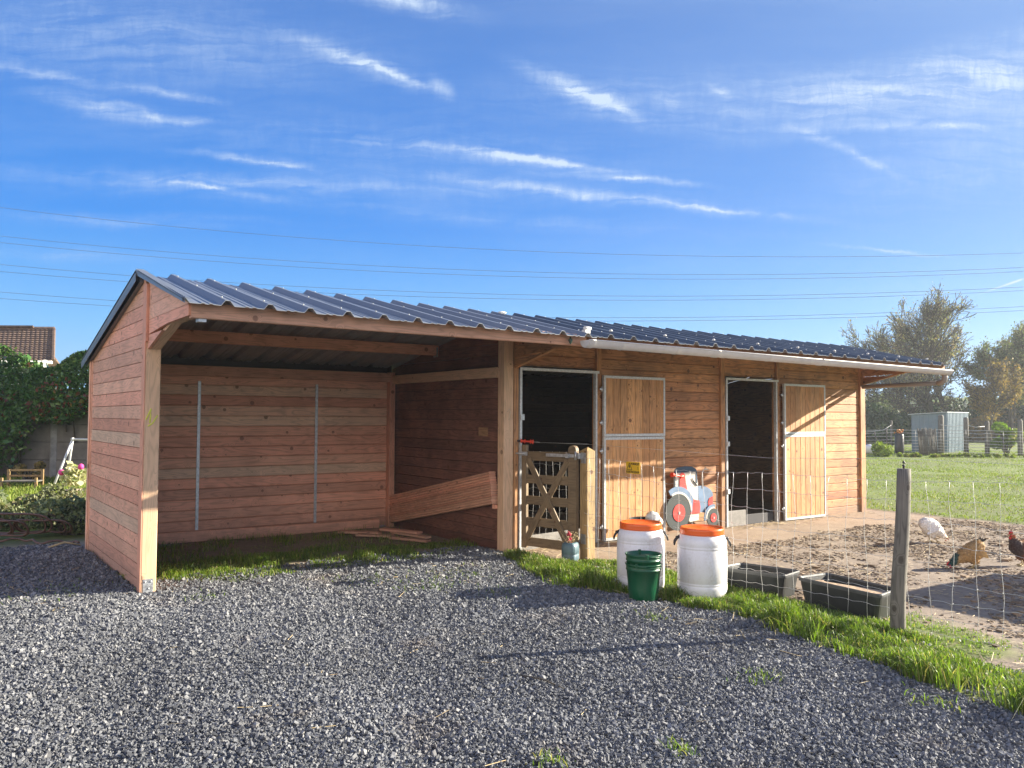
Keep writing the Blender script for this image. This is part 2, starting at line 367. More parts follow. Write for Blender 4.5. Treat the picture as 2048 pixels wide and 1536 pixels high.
M_ROOF = roofmat('slate_blue_steel', (.19,.205,.222)); M_ROOF2 = roofmat('dark_blue_steel', (.085,.10,.118))
M_SHED = plain('green_grey_steel', (.14,.20,.245), .5, .1, .1, 3)
M_TILE = None

# ------------------------------------------------------------------ ground zones
VBy = np.array([-14,-9,-5.96,-5.5,-5.08,-4.4,-3.6,-2.97,-2.66,-2.1,-1.58,-.71,-.13,.2]); VBx = np.array([3.5,3.3,3.22,3.22,3.36,3.56,3.64,3.66,3.48,3.18,3.2,3.57,3.85,3.9])
GBx = np.array([-30,-.3,-.05,.0,.3,.9,1.8,3.0,3.7,4.0]); GBy = np.array([3.4,3.5,3.4,.35,.42,.02,.12,0.02,.3,.3])
VIy = np.array([-14,-9,-5.7,-5.13,-4.65,-2.9,-1.03,-.7]); VIx = np.array([3.9,3.8,3.82,4.08,4.3,4.52,4.5,4.3])
def zones(x, y):
    n1 = (fbm(x, y, 1.6, 4)-.5); n2 = (fbm(x, y, 4.5, 3, 5)-.5)
    xe = x+n1*.35+n2*.12; ye = y+n1*.4+n2*.15
    vb = np.interp(y, VBy, VBx); gb = np.interp(x, GBx, GBy)+.03; vi = np.interp(y, VIy, VIx)
    sm = lambda v, a, b: np.clip((v-a)/(b-a), 0, 1)
    grav = sm(vb-xe, -.05, .12)*sm(gb-ye, -.1, .2)
    inside = (x > -.02)*(x < 4.05)*(y > -.2)*(y < 3.1)
    lawn = sm(ye, 3.5, 4.2)*(x < 14)+sm(xe, 11.95, 12.15)*(1-sm(ye, 4, 5)*0); lawn = np.clip(lawn, 0, 1)
    verge = sm(xe-vb, -.05, .1)*sm(vi+.12-xe, -.1, .1)*(y < -.35+n2)
    vs = sm(xe-vi, -.1, .1)*sm(vi+.75-xe, -.2, .3)*(y < -4.3)*sm(fbm(x, y, 2.2, 3, 9), .42, .6)
    shg = inside*sm(ye-gb, -.1, .25)*(1-.75*sm(x, 3.0, 3.8))*(1-.85*sm(y, .95, 1.5))*sm(fbm(x, y, 3.1, 3, 19), .24, .44)
    grass = np.clip(lawn+verge+vs+shg, 0, 1)*(1-grav*.9)
    slab = sm(ye, -1.25, -1.05)*(x > 4.1)*sm(11.95-xe, -.05, .08)*(y < 3.2)
    grass = grass*(1-slab)
    return grav, grass, slab
def hgt(x, y):
    g, gr, s = zones(x, y)
    near = np.exp(-(np.maximum(0, np.hypot(x-4, y+2)-16)/12)**2)
    dirt = (1-g)*(1-gr)*(1-s)
    h = (fbm(x, y, .8, 3, 2)-.5)*.05*near*(1-s*.8)+(fbm(x, y, 6, 3, 3)-.5)*(.008+.006*dirt)*near+gr*.012*near+g*(.02-.022*np.exp(-((x-.35*y-1.9)/.28)**2)-.022*np.exp(-((x-.35*y-.3)/.28)**2))
    h = h+(fbm(x, y, .15, 3, 4)-.5)*.25*np.clip((x-16)/15, 0, 1)
    # keep foot lines of the buildings buried, yard soil slightly low
    return h-.01
# ground mesh
def spaced(lo, hi, step, far, g=1.16):
    a = list(np.arange(lo, hi, step)); s = step; p = lo; L = []
    while p > -far: s *= g; p -= s; L.append(p)
    s = step; p = a[-1]; Rr = []
    while p < far: s *= g; p += s; Rr.append(p)
    return np.array(L[::-1]+a+Rr)
gx = spaced(-6, 13.5, .06, 900, 1.13); gy = spaced(-8.5, 4.2, .06, 900, 1.13)
X, Y = np.meshgrid(gx, gy, indexing='ij'); xf, yf = X.ravel(), Y.ravel()
zg, zr, zs = zones(xf, yf); Z = hgt(xf, yf)
nx, ny = len(gx), len(gy); ii = np.arange((nx-1)*(ny-1)); a_ = (ii//(ny-1))*ny+ii % (ny-1)
F = np.stack([a_, a_+ny, a_+ny+1, a_+1], 1)
mt, t = mat('ground_soil_grass')
at = t.n('ShaderNodeAttribute', attribute_name='tone').outputs['Color']; s3 = t.n('ShaderNodeSeparateColor'); t.set(s3, 0, at)
o = t.n('ShaderNodeTexCoord').outputs['Object']
n1, n2, n3 = t.noise(o, 1.3, 6, .65), t.noise(o, 14, 5, .7), t.noise(o, 60, 4, .7)
dirt = t.ramp(t.math('MULTIPLY_ADD', n2, .6, t.math('MULTIPLY', n1, .4)), [(.3,(.15,.115,.085)),(.5,(.25,.195,.145)),(.68,(.34,.27,.20))])
slabc = t.ramp(t.math('MULTIPLY_ADD', n2, .4, t.math('MULTIPLY', n1, .6)), [(.3,(.21,.15,.105)),(.55,(.34,.255,.18)),(.7,(.40,.31,.22))])
gravc = t.ramp(n3, [(.3,(.03,.032,.036)),(.55,(.08,.082,.09)),(.75,(.17,.165,.16))])
fld = t.noise(o, .35, 5, .6)
grc = t.ramp(t.math('MULTIPLY_ADD', n2, .5, t.math('MULTIPLY', fld, .5)), [(.32,(.08,.085,.025)),(.5,(.12,.16,.022)),(.68,(.17,.22,.03))])
mud = t.smooth(t.noise(o, .55, 4, .6), .62, .70)
grc = t.mix(mud, grc, (.09,.075,.045))
c = t.mix(s3.outputs[2], dirt, slabc); c = t.mix(s3.outputs[0], c, gravc); c = t.mix(s3.outputs[1], c, grc)
hb = t.math('ADD', t.math('MULTIPLY', n2, 1.0), t.math('MULTIPLY', n3, .5))
t.bsdf(c, .92, 0, t.bump(hb, .5, .012)); M_GROUND = mt
go = npmesh('ground', np.stack([xf, yf, Z], 1), F, mt, np.stack([zg, zr, zs], 1), smooth=True); tag(go, kind='structure')
def gz(x, y): return float(hgt(np.array([x], float), np.array([y], float))[0])

# ------------------------------------------------------------------ gravel stones
def in_view(x, y, pad=1.3):
    dx, dy = x-CAMP.x, y-CAMP.y; z = dx*FV.x+dy*FV.y; r = dx*RV.x+dy*RV.y
    return (z > 2.6)*(np.abs(r) < z*.63+pad)
NST = 640000
xs, ys = rng.uniform(-7.5, 4.2, NST*5), -7.2+11.6*rng.random(NST*5)**1.4
k = in_view(xs, ys)*((xs < 0.0)+(ys < .6) > 0); xs, ys = xs[k], ys[k]
g, gr, s = zones(xs, ys)
k = rng.random(len(xs)) < np.clip(g*1.1, 0, 1)*.97+.10*(gr > .2)*(xs < 4.2)*(ys < .8)+.38*(g < .5)*(xs < 4.0)*(ys < .8)*(ys > -.6)*fbm(xs, ys, 4, 2, 60); xs, ys = xs[k][:NST], ys[k][:NST]; n = len(xs)
hz = hgt(xs, ys)
sz = np.exp(rng.normal(math.log(.0051), .37, n)); sz = np.minimum(sz, .0135); dist = np.hypot(xs-CAMP.x, ys-CAMP.y); sz *= 1+.12*np.clip(dist-5, 0, 4)
cube = np.array([(i, j, l) for l in (-1,1) for j in (-1,1) for i in (-1,1)], float)
cf = np.array([(0,2,3,1),(4,5,7,6),(0,1,5,4),(2,6,7,3),(0,4,6,2),(1,3,7,5)])
P = cube[None]*(1+rng.uniform(-.45,.25,(n,8,1)))*.85+rng.uniform(-.2,.2,(n,8,3)); P *= np.stack([rng.uniform(.8,1.35,n), rng.uniform(.7,1.1,n), rng.uniform(.42,.8,n)],1)[:,None,:]*sz[:,None,None]
q = rng.normal(size=(n,4)); q[:,0] += 1.2; q /= np.linalg.norm(q,axis=1,keepdims=True); q0,q1,q2,q3 = q.T
Rm = np.stack([1-2*(q2*q2+q3*q3),2*(q1*q2-q0*q3),2*(q1*q3+q0*q2),2*(q1*q2+q0*q3),1-2*(q1*q1+q3*q3),2*(q2*q3-q0*q1),2*(q1*q3-q0*q2),2*(q2*q3+q0*q1),1-2*(q1*q1+q2*q2)],1).reshape(n,3,3)
P = np.einsum('nij,nkj->nki', Rm, P); P[:,:,0] += xs[:,None]; P[:,:,1] += ys[:,None]; P[:,:,2] += (hz+sz*.45+rng.uniform(-.3,.9,n)*sz)[:,None]
tn = np.repeat(np.stack([rng.random(n), rng.random(n), rng.random(n)],1),8,0)
mt, t = mat('gravel_stone'); at = t.n('ShaderNodeAttribute', attribute_name='tone').outputs['Color']; s3 = t.n('ShaderNodeSeparateColor'); t.set(s3, 0, at)
o = t.n('ShaderNodeTexCoord').outputs['Object']
c = t.ramp(s3.outputs[0], [(0,(.072,.077,.086)),(.35,(.115,.122,.134)),(.7,(.170,.178,.19)),(.9,(.225,.23,.236)),(1,(.27,.268,.26))])
brn = t.math('MULTIPLY', t.smooth(t.noise(o, .9, 5, .65), .56, .76), .32); c = t.mix(brn, c, (.26,.19,.125)); 
f = t.math('MULTIPLY', t.smooth(t.noise(o, 90, 2), .3, .7, .8, 1.2), t.smooth(t.noise(o, .5, 4, .6), .3, .7, .84, 1.16)); c = t.mix(1.0, c, t.comb(f, f, f), 'MULTIPLY')
t.bsdf(c, .85, **{'Specular IOR Level': .3})
go = npmesh('gravel', P.reshape(-1,3), (cf[None]+(np.arange(n)*8)[:,None,None]).reshape(-1,4), mt, tn)
tag(go, 'dark blue grey crushed stone spread in front of the shelter', 'gravel', kind='stuff')

# ------------------------------------------------------------------ grass blades
def blades(name, xs, ys, h, w, lean, mt, droop=.5, zoff=0.0, bias=(0,0), parent=None, hz=None):
    n = len(xs); hz = hgt(xs, ys) if hz is None else hz; a = rng.uniform(0, 2*np.pi, n); la = rng.uniform(0, 2*np.pi, n); ln = np.abs(rng.normal(0, lean, n))
    dx, dy = np.cos(la)*ln+bias[0], np.sin(la)*ln+bias[1]; wx, wy = np.cos(a)*w, np.sin(a)*w
    base = np.stack([xs, ys, hz+zoff], 1)
    mid = base+np.stack([dx*h*.35, dy*h*.35, h*.55], 1); m2 = base+np.stack([dx*h*.8, dy*h*.8, h*.85], 1); tip = base+np.stack([dx*h*1.5, dy*h*1.5, h*(1-droop*np.clip(np.hypot(dx,dy),0,1.2))], 1)
    W = np.stack([wx, wy, np.zeros(n)], 1)
    V = np.stack([base-W, base+W, mid-W*.9, mid+W*.9, m2-W*.6, m2+W*.6, tip], 1).reshape(-1, 3)
    i = (np.arange(n)*7)[:, None]
    Q = np.concatenate([i+np.array([[0,1,3,2]]), i+np.array([[2,3,5,4]])]); Tr = i+np.array([[4,5,6]])
    tn = np.repeat(np.stack([rng.random(n), rng.random(n), rng.random(n)], 1), 7, 0)
    return npmesh(name, V, [Q, Tr], mt, tn, smooth=True, parent=parent)
M_GRASS = tinted('grass_blade', (.085,.155,.015), (.17,.26,.03), (.36,.31,.13), .45, .42)
M_FIELD = tinted('field_grass_blade', (.13,.20,.02), (.22,.29,.035), (.32,.28,.11), .6, .3)
M_STRAW = tinted('straw', (.42,.32,.16), (.55,.44,.24), (.30,.20,.10), .7)
def scatter(n, x0, x1, y0, y1, wf):
    xs, ys = rng.uniform(x0, x1, n), rng.uniform(y0, y1, n); k = rng.random(n) < wf(xs, ys); return xs[k], ys[k]
def verge_w(x, y):
    g, gr, s = zones(x, y); cl = np.clip(fbm(x, y, 5, 3, 7)*3.2-.95, .05, 1)
    sparse = ((x > np.interp(y, VIy, VIx)+.1)*(y < -4)); return gr*cl*np.where(sparse, .35, 1)*(1-np.clip(g,0,.9))
xs, ys = scatter(230000, 2.6, 5.3, -7.5, -.2, verge_w); dv = fbm(xs, ys, 3.2, 2, 12)
hh = (.038+.165*np.clip(dv*1.7-.25, 0, 1))*rng.uniform(.55, 1.25, len(xs)); hh = np.where(xs > np.interp(ys, VIy, VIx)+.1, hh*.35, hh)
vi_ = np.interp(ys, VIy, VIx); hh *= np.clip(.38+(vi_-xs)*1.1, .38, 1)*np.where(ys > -1.4, .75, 1)
for (bx_, by_, br_) in ((3.865,-2.36,.42),(4.165,-2.89,.42),(3.51,-2.77,.35)): dd_ = np.hypot(xs-bx_+.1, ys-by_+.15); hh *= np.clip(dd_/br_, .22, 1)
tag(blades('verge_grass', xs, ys, hh, .0032, .5, M_GRASS, bias=(-.12,.05)), 'long green grass growing along the wire fence beside the gravel', 'grass', kind='stuff')
xs, ys = scatter(100000, 0, 4.0, -.2, 2.9, lambda x, y: zones(x, y)[1]*np.clip(fbm(x, y, 4, 3, 8)*2.6-.85, 0.04, 1))
hh = (.02+.075*np.clip(fbm(xs, ys, 3, 2, 14)*1.8-.4, 0, 1))*rng.uniform(.5, 1.3, len(xs))
tag(blades('shelter_grass', xs, ys, hh, .003, .45, M_GRASS), 'patchy green grass on the floor of the open shelter', 'grass', kind='stuff')
# weeds in gravel
wx, wy = [], []
for (px_, py_, nn, sp) in [(.75,-4.95,45,.05),(1.35,-5.2,40,.04),(2.55,-4.75,60,.07),(2.2,-1.3,90,.16),(2.75,-1.0,120,.2),(1.9,-.6,90,.2),(2.6,-1.9,60,.1),(3.0,-5.6,60,.08),(.4,-.5,50,.1),(-1.8,1.2,160,.5),(-.6,.4,120,.3),(-2.5,2.2,150,.5),(3.1,-3.3,60,.08)]:
    wx.append(rng.normal(px_, sp, nn)); wy.append(rng.normal(py_, sp, nn))
wx, wy = np.concatenate(wx), np.concatenate(wy)
tag(blades('gravel_weeds', wx, wy, rng.uniform(.02, .065, len(wx)), .003, .8, M_GRASS), 'small weeds sprouting through the gravel', 'weeds', kind='stuff')
# lawn behind and field to the right
def vis(x, y, pad=.5): return in_view(x, y, pad)
xs, ys = scatter(620000, 11.9, 44, -12, 24, lambda x, y: vis(x, y)*zones(x, y)[1]*np.clip(fbm(x, y, .9, 3, 21)*2.0-.45, .1, 1)*np.clip(14/(np.hypot(x+1.6, y+8)), 0, 1))
dd = np.hypot(xs+1.6, ys+8)
tag(blades('field_grass', xs, ys, (.018+.0007*dd)*rng.uniform(.5, 1.4, len(xs)), .0025+.00013*dd.mean(), .5, M_FIELD), 'short sunlit pasture grass beyond the hen yard', 'grass', kind='stuff')
xs, ys = scatter(90000, -7, 5, 7.5, 17, lambda x, y: vis(x, y)*1.0)
tag(blades('lawn_grass', xs, ys, rng.uniform(.04, .13, len(xs)), .006, .4, M_FIELD), 'garden lawn in front of the ivy covered wall', 'grass', kind='stuff')
# straw bits
def straws(name, xs, ys, L, r, label, hz=None):
    n = len(xs); hz = hgt(xs, ys) if hz is None else hz; a = rng.uniform(0, 2*np.pi, n); tl = rng.normal(0, .12, n)
    d = np.stack([np.cos(a), np.sin(a), tl], 1)*L[:, None]/2; W = np.stack([-np.sin(a), np.cos(a), np.zeros(n)], 1)*r; up = np.array([0, 0, 1])*r
    c0 = np.stack([xs, ys, hz+r+np.abs(d[:, 2])+.006], 1)
    V = np.stack([c0-d-W, c0-d+W, c0-d+up, c0+d-W, c0+d+W, c0+d+up], 1).reshape(-1, 3); i = (np.arange(n)*6)[:, None]
    Q = np.concatenate([i+np.array([[0,1,4,3]]), i+np.array([[1,2,5,4]]), i+np.array([[2,0,3,5]])])
    tn = np.repeat(np.stack([rng.random(n), rng.random(n), rng.random(n)], 1), 6, 0)
    return tag(npmesh(name, V, Q, M_STRAW, tn), label, 'straw', kind='stuff')
def yw(x, y):
    g, gr, s = zones(x, y); door = np.exp(-((y+.12)/.16)**2)*(np.exp(-((x-8.7)/.7)**2)+np.exp(-((x-4.9)/.6)**2)+.2)*(y < .05)
    return ((1-g)*(1-gr)*(1-s*.85)*np.clip(fbm(x, y, 2, 3, 31)*1.5-.35, .05, 1)*.35+door)
xs, ys = scatter(26000, 4.3, 12.5, -7, .0, yw)
straws('yard_straw', xs, ys, rng.uniform(.02, .11, len(xs)), .0022, 'pale straw strewn over the hen yard and the stable thresholds')
xs = np.concatenate([rng.normal(3.95,.25,250), rng.uniform(-1,3.3,70), rng.normal(2.6,.5,160), rng.normal(-.9,.5,260), rng.normal(-2.4,.7,300), rng.uniform(3.1,4.4,500)]); ys = np.concatenate([rng.normal(-.25,.25,250), rng.uniform(-6,-.5,70), rng.normal(-.8,.4,160), rng.normal(1.0,.6,260), rng.normal(1.6,.7,300), rng.uniform(-6.5,-1,500)])
straws('loose_straw', xs, ys, rng.uniform(.03, .16, len(xs)), .002, 'dry straw scattered on the gravel and by the gate')
# clods in the yard
xs, ys = scatter(110000, 4.5, 12.3, -7, -.9, lambda x, y: np.clip((1-zones(x, y)[0])*(1-zones(x, y)[1])*(1-zones(x, y)[2]), 0, 1)*np.clip(fbm(x, y, 1.8, 3, 41)*2.2-.8, .02, 1)*.8); n = len(xs)
sz = np.exp(rng.normal(math.log(.0058), .5, n)); P = cube[None]*(1+rng.uniform(-.4,.3,(n,8,1)))+rng.uniform(-.3,.3,(n,8,3)); P *= (sz[:,None]*np.array([1.2,1.2,.45]))[:,None,:]
P[:,:,0] += xs[:,None]; P[:,:,1] += ys[:,None]; P[:,:,2] += hgt(xs, ys)[:,None]+sz[:,None]*.3
M_CLOD = tinted('soil_clod', (.14,.10,.066), (.22,.16,.105), (.32,.25,.17), .9)
tag(npmesh('soil_clods', P.reshape(-1,3), (cf[None]+(np.arange(n)*8)[:,None,None]).reshape(-1,4), M_CLOD, np.repeat(rng.random((n,3)),8,0)), 'crumbly brown soil scratched up over the hen yard', 'soil', kind='stuff')

M_WHITE = dirty('white_barrel_plastic', (.80,.80,.80), .36, (.45,.38,.28), .38, 6, **{'Subsurface Weight': .12, 'Subsurface Radius': (.05,.05,.05)})
bpy.data.materials.remove(bpy.data.materials['unused_white'])
# ================================================================== BUILDINGS
def roof_u(y): return min(2.925-.272*(.2-y), 2.925-.218*(y-.2))
def clip(poly, a, b, c):
    out = []
    for i in range(len(poly)):
        p, q = poly[i], poly[(i+1) % len(poly)]; fp, fq = a*p[0]+b*p[1]-c, a*q[0]+b*q[1]-c
        if fp <= 0: out.append(p)
        if fp*fq < 0: k_ = fp/(fp-fq); out.append((p[0]+(q[0]-p[0])*k_, p[1]+(q[1]-p[1])*k_))
    return out
def gable_boards(mb, x, th, y0, y1, z0, z1, pitch=.133, extra=(), tone=None, off=-.006, mi=0, da=.095):
    z = z0
    while z < z1-.01:
        zt = min(z+pitch-.0065, z1); P_ = [(y0,z),(y1,z),(y1,zt),(y0,zt)]
        sf, sr = .272-.75*da/1.7, .218-da/3.2; P_ = clip(P_, -sf, 1, 2.925-da-sf*.2+off); P_ = clip(P_, sr, 1, 2.925-da+sr*.2+off) if P_ else P_
        for (a, b, c) in extra:
            if P_: P_ = clip(P_, a, b, c)
        if P_ and len(P_) >= 3: mb.prism(P_, (x, 0, 0), (0,1,0), (0,0,1), th, tone, mi)
        z += pitch
def overhang_boards(mb, x, th):
    z = 2.2
    while z < 2.92:
        zt = min(z+.1295, 2.93)
        out = [(-.002, z), (-.002, zt), (-1.385, zt), (-1.385, max(z, 2.374)), (-.72, max(z, 2.374))] if zt > 2.374 else [(-.002, z), (-.002, zt), ((2.201-zt)/.2405, zt), (min(-.003, (2.201-z)/.2405), z)]
        if zt > 2.374 and z >= 2.374: out = [(-.002, z), (-.002, zt), (-1.385, zt), (-1.385, z)]
        da = .035 if x < 1 else .095; sf = .272-.75*da/1.7
        P_ = clip(clip(out, -sf, 1, 2.925-da-sf*.2-.004), .218, 1, 2.96)
        if len(P_) >= 3: mb.prism(P_, (x,0,0), (0,1,0), (0,0,1), th)
        z += .133
def h_boards(mb, x0, x1, y, th, z0, z1, pitch=.133, ch=.009):
    z = z0
    while z < z1-.03:
        zt = min(z+pitch-.004, z1); mb.box((x0, y, z), (x1, y+th, zt), ch); z += pitch
def rdrop(x, y):
    a = .035+.06*min(max(x/4, 0), 1)
    return a*(1-.75*min(max((.2-y)/1.7, 0), 1)) if y <= .2 else a*max(0, 1-(y-.2)/3.2)
def roof_sheet(name, x0, x1, y0, y1, topm, parent, first=.27, pitch=.337, over=0.0, lift=.0):
    zf = lambda y: (2.925-.272*(.2-y)) if y1 <= .25 else (2.925-.218*(y-.2))
    prof = [(x0, 0)]; k0 = math.floor((x0-first)/pitch)
    k_ = k0
    while first+k_*pitch < x1+.2:
        c_ = first+k_*pitch
        for dx, dz in ((-.052,0),(-.018,.042),(.018,.042),(.052,0),(.13,0),(.142,.006),(.158,.006),(.17,0),(.19,0),(.202,.006),(.218,.006),(.23,0)):
            if x0 < c_+dx < x1: prof.append((c_+dx, dz))
        k_ += 1
    prof.append((x1, 0)); mb = MB()
    ya, yb = y0, y1; ny_ = 8
    top = {}; bot = {}
    for j in range(ny_+1):
        y = ya+(yb-ya)*j/ny_
        for i, (x, dz) in enumerate(prof):
            w_ = (random.random()-.5)*.002
            top[i, j] = len(mb.v); mb.v.append((x, y, zf(y)-rdrop(x,y)+.008+dz+lift+w_)); bot[i, j] = len(mb.v); mb.v.append((x, y, zf(y)-rdrop(x,y)+.003+dz+lift+w_))
    for i in range(len(prof)-1):
        for j in range(ny_):
            mb.face((top[i,j], top[i+1,j], top[i+1,j+1], top[i,j+1]), mi=0); mb.face((bot[i,j], bot[i,j+1], bot[i+1,j+1], bot[i+1,j]), mi=1)
        for j, fl in ((0, 0), (ny_, 1)):
            f_ = (top[i,j], bot[i,j], bot[i+1,j], top[i+1,j]); mb.face(f_ if not fl else f_[::-1], mi=0)
    for i, fl in ((0, 1), (len(prof)-1, 0)):
        for j in range(ny_):
            f_ = (top[i,j], bot[i,j], bot[i,j+1], top[i,j+1]); mb.face(f_ if not fl else f_[::-1], mi=0)
    # screws
    if y1 <= .25:
        for row, yy in enumerate((-1.36, -.62, .05)):
            kk = k0
            while first+kk*pitch < x1:
                c_ = first+kk*pitch
                if c_ > x0+.02: mb.ell((c_, yy+random.uniform(-.01,.01), zf(yy)-rdrop(c_,yy)+.054+lift), (.008,.008,.005), 6, mi=2)
                kk += 1
    return mb.build(name, [topm, M_FELT, M_GALVP], parent)

# ---------------- open field shelter (left module)
SH = thing('field_shelter', 'new open fronted larch shelter with pinkish boards and grey ribbed roof', 'shelter')
mb = MB(); gable_boards(mb, .012, .026, .12, 2.9, -.03, 2.93, da=.035); mb.box((.04, .1, -.03), (.046, 2.9, 2.2), 0, (.5,.2,.5)); mb.build('side_wall', W_NEW, SH)
mb = MB(); bl = ((.2375*1.0, -1, -(2.205)+0.0),)
# bottom profile of the overhang: line from (0,2.2) to (-.74,2.379), then level to -1.4
mb = MB(); overhang_boards(mb, .012, .026); mb.build('gable_overhang', W_NEW, SH)
mb = MB(); mb.plank((.085,-.005,2.222), (.085,-.74,2.400), (1,0,0), .085, .04, tone=(.4,.6,.5)); mb.plank((.085,-.72,2.398), (.085,-1.335,2.398), (1,0,0), .085, .04, tone=(.4,.4,.5)); mb.build('overhang_rafter', W_POST, SH)
mb = MB(); mb.box((0, 0, -.04), (.13, .12, 2.78), .006, (.45,.75,.5)); mb.build('post', W_POST, SH)
mb = MB(); mb.box((-.012, .0, -.03), (.0, .115, 2.80), .003, (.8,.4,.4)); mb.box((-.014, -.035, 2.27), (.012, -.003, 2.79), .003, (.5,.5,.4)); mb.build('corner_trim', W_NEW, SH)
mb = MB(); mb.box((.0, 2.9, -.05), (.09, 2.98, 2.31), .005); mb.box((-.014, 2.93, -.05), (-.001, 3.0, 2.31), .003); mb.build('post', W_NEW, SH)
mb = MB(); mb.box((3.985, 0, -.04), (4.125, .13, 2.72), .006, (.4,.7,.5)); mb.build('post', W_POST, SH)
mb = MB(); mb.box((3.92, 2.80, -.04), (4.005, 2.9, 2.25), .005, (.8,.3,.5)); mb.box((4.005, 2.84, -.04), (4.03, 2.9, 2.10), .003, (.9,.1,.5)); mb.build('post', W_NEW, SH)
mb = MB(); h_boards(mb, .09, 3.92, 2.9, .028, .13, 2.13, .1335, .008); mb.box((.05, 2.935, .0), (4.0, 2.94, 2.25), 0, (.5,.1,.5)); mb.build('back_wall', W_NEW, SH); mb = MB(); mb.box((.05,2.905,2.14),(4.0,2.93,2.375),.002); mb.build('rib_light_stop', M_BLACKP, SH)  # black strip added to keep daylight from showing under the roof ribs
mb = MB(); mb.plank((.09, 2.85, .085), (3.78, 2.85, .04), (0,0,1), .14, .07, .006, (.8,.8,.4)); mb.build('sill_beam', W_NEW, SH)
mb = MB(); mb.box((.09, 2.78, 2.105), (3.92, 2.90, 2.235), .004, (.85,.15,.4)); mb.build('wall_plate', W_NEW, SH)
mb = MB(); mb.box((.03, -1.40, 2.355), (4.06, -1.34, 2.478), .005, (.15,.15,.5)); mb.build('header_beam', W_NEW, SH)
mb = MB(); mb.box((.05, 1.50, 2.42), (3.97, 1.565, 2.555), .005, (.8,.4,.5)); purl = mb.build('purlin', W_NEW, SH)
mb = MB(); mb.box((3.955, .13, 2.075), (4.0, 2.80, 2.20), .004, (.4,.6,.5)); mb.build('rail', W_POST, SH)
roof_sheet('roof', -.05, 4.1, -1.525, .23, M_ROOF, SH); roof_sheet('rear_roof', -.05, 4.1, .19, 3.28, M_ROOF, SH, lift=-.004)
mb = MB()
for (a, b) in (((-.06, .215, 2.93), (-.06, 3.29, 2.255)), ((-.06, .2, 2.94), (-.06, -1.50, 2.476))):
    A, B = Vector(a), Vector(b); mb.plank(A+Vector((0,0,-.045 if a[1] > .21 else -.005)), B+Vector((0,0,-.045 if a[1] > .21 else -.005)), (0,0,1), .085 if a[1] > .21 else .02, .004, 0)
    mb.plank(A+Vector((.03,0,.015)), B+Vector((.03,0,.015)), (1,0,0), .07, .004, 0)
mb.plank((.0,.22,2.86), (.0,3.2,2.215), (0,0,1), .05, .05, 0)
mb.build('verge_flashing', plain('flashing', (.17,.19,.215), .45, .3, .08, 3), SH)
for x_ in (1.245, 2.83):
    mb = MB(); mb.box((x_-.019, 2.893, .10), (x_+.019, 2.899, 2.04), .001)
    for zz in np.arange(.2, 2.0, .19): mb.ell((x_, 2.892, zz), (.006,.004,.006), 6, mi=1)
    mb.build('metal_strap', [M_GALV, M_GALVP], SH)
mb = MB(); mb.box((.018, -.004, .005), (.105, -.0005, .125), .001)
for p_ in ((.035,.1),(.085,.1),(.065,.04)): mb.ell((p_[0], -.006, p_[1]), (.009,.006,.009), 8)
mb.build('bracket', M_GALV, SH)
def stroke(name, pts, mt_, parent, r=.004):
    mb = MB(); mb.tube(pts, r, 5); return mb.build(name, mt_, parent)
stroke('chalk_mark', [(.012,-.0005,1.56),(.055,-.0005,1.66),(.05,-.0005,1.60),(.045,-.0005,1.53)], M_CHALK, SH, .0065); stroke('chalk_mark', [(.03,-.0005,1.5),(.07,-.0005,1.53),(.11,-.0005,1.60)], M_CHALK, SH, .0065)
stroke('chalk_mark', [(4.035,-.0005,1.66),(4.06,-.0005,1.70),(4.08,-.0005,1.66),(4.05,-.0005,1.56),(4.09,-.0005,1.58)], M_CHALKW, SH, .005)
mb = MB(); mb.box((3.96, .135, .50), (4.04, .20, .55), .004); mb.build('cleat', W_NEW, SH)
mb = MB(); mb.box((.09,-1.38,2.33), (.15,-1.30,2.40), .002); mb.build('joist_hanger', M_GALV, SH); mb = MB(); mb.box((3.93,1.49,2.4),(3.954,1.575,2.53),.001); mb.build('joist_hanger', M_GALV, SH)

# ---------------- stable block
ST = thing('stable_block', 'oiled larch stable with two dutch doors and dark blue ribbed roof', 'stable', (0,0,0))
mb = MB()
for (x0, x1, z0) in ((4.215, 5.465, 2.225), (5.55, 7.905, -.02), (8.01, 9.235, 2.225), (9.31, 11.58, -.02)):
    z = -.02
    while z < 2.70:
        if z+.133 > z0+.02: mb.box((x0, .035, max(z, z0)), (x1, .06, min(z+.129, 2.73)), .011)
        z += .133
mb.box((5.5,.062,-.02), (7.95,.068,2.7), 0, (.5,0,.5)); mb.box((9.3,.062,-.02), (11.7,.068,2.7), 0, (.5,0,.5)); mb.box((4.2,.062,2.23), (11.7,.068,2.73), 0, (.5,0,.5))
mb.build('front_wall', W_OLD, ST)
for (x0, x1) in ((4.135, 4.205), (5.47, 5.545), (7.91, 8.0), (9.24, 9.305)):
    mb = MB(); mb.box((x0, .0, -.02), (x1, .1, 2.72), .004, (.75,.3,.5)); mb.build('post', W_OLD, ST)
mb = MB(); mb.box((11.585, .0, -.02), (11.73, .12, 2.72), .005, (.25,.8,.5)); mb.build('post', W_OLD, ST)
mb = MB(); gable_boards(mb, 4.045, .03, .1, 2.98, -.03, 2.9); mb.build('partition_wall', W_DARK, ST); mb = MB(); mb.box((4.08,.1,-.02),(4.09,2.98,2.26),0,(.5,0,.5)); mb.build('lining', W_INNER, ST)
mb = MB(); mb.box((4.035,.42,1.36), (4.044,.62,1.47), .002, (.1,1,.5)); mb.build('patch', wood('pale_patch', (.36,.20,.10), (.36,.20,.10), (.36,.20,.10)), ST)
mb = MB(); gable_boards(mb, 11.66, .03, .12, 2.98, -.03, 2.9); mb.box((11.65,.12,-.02),(11.655,2.98,2.26),0,(.5,0,.5)); mb.build('end_wall', W_OLD, ST)
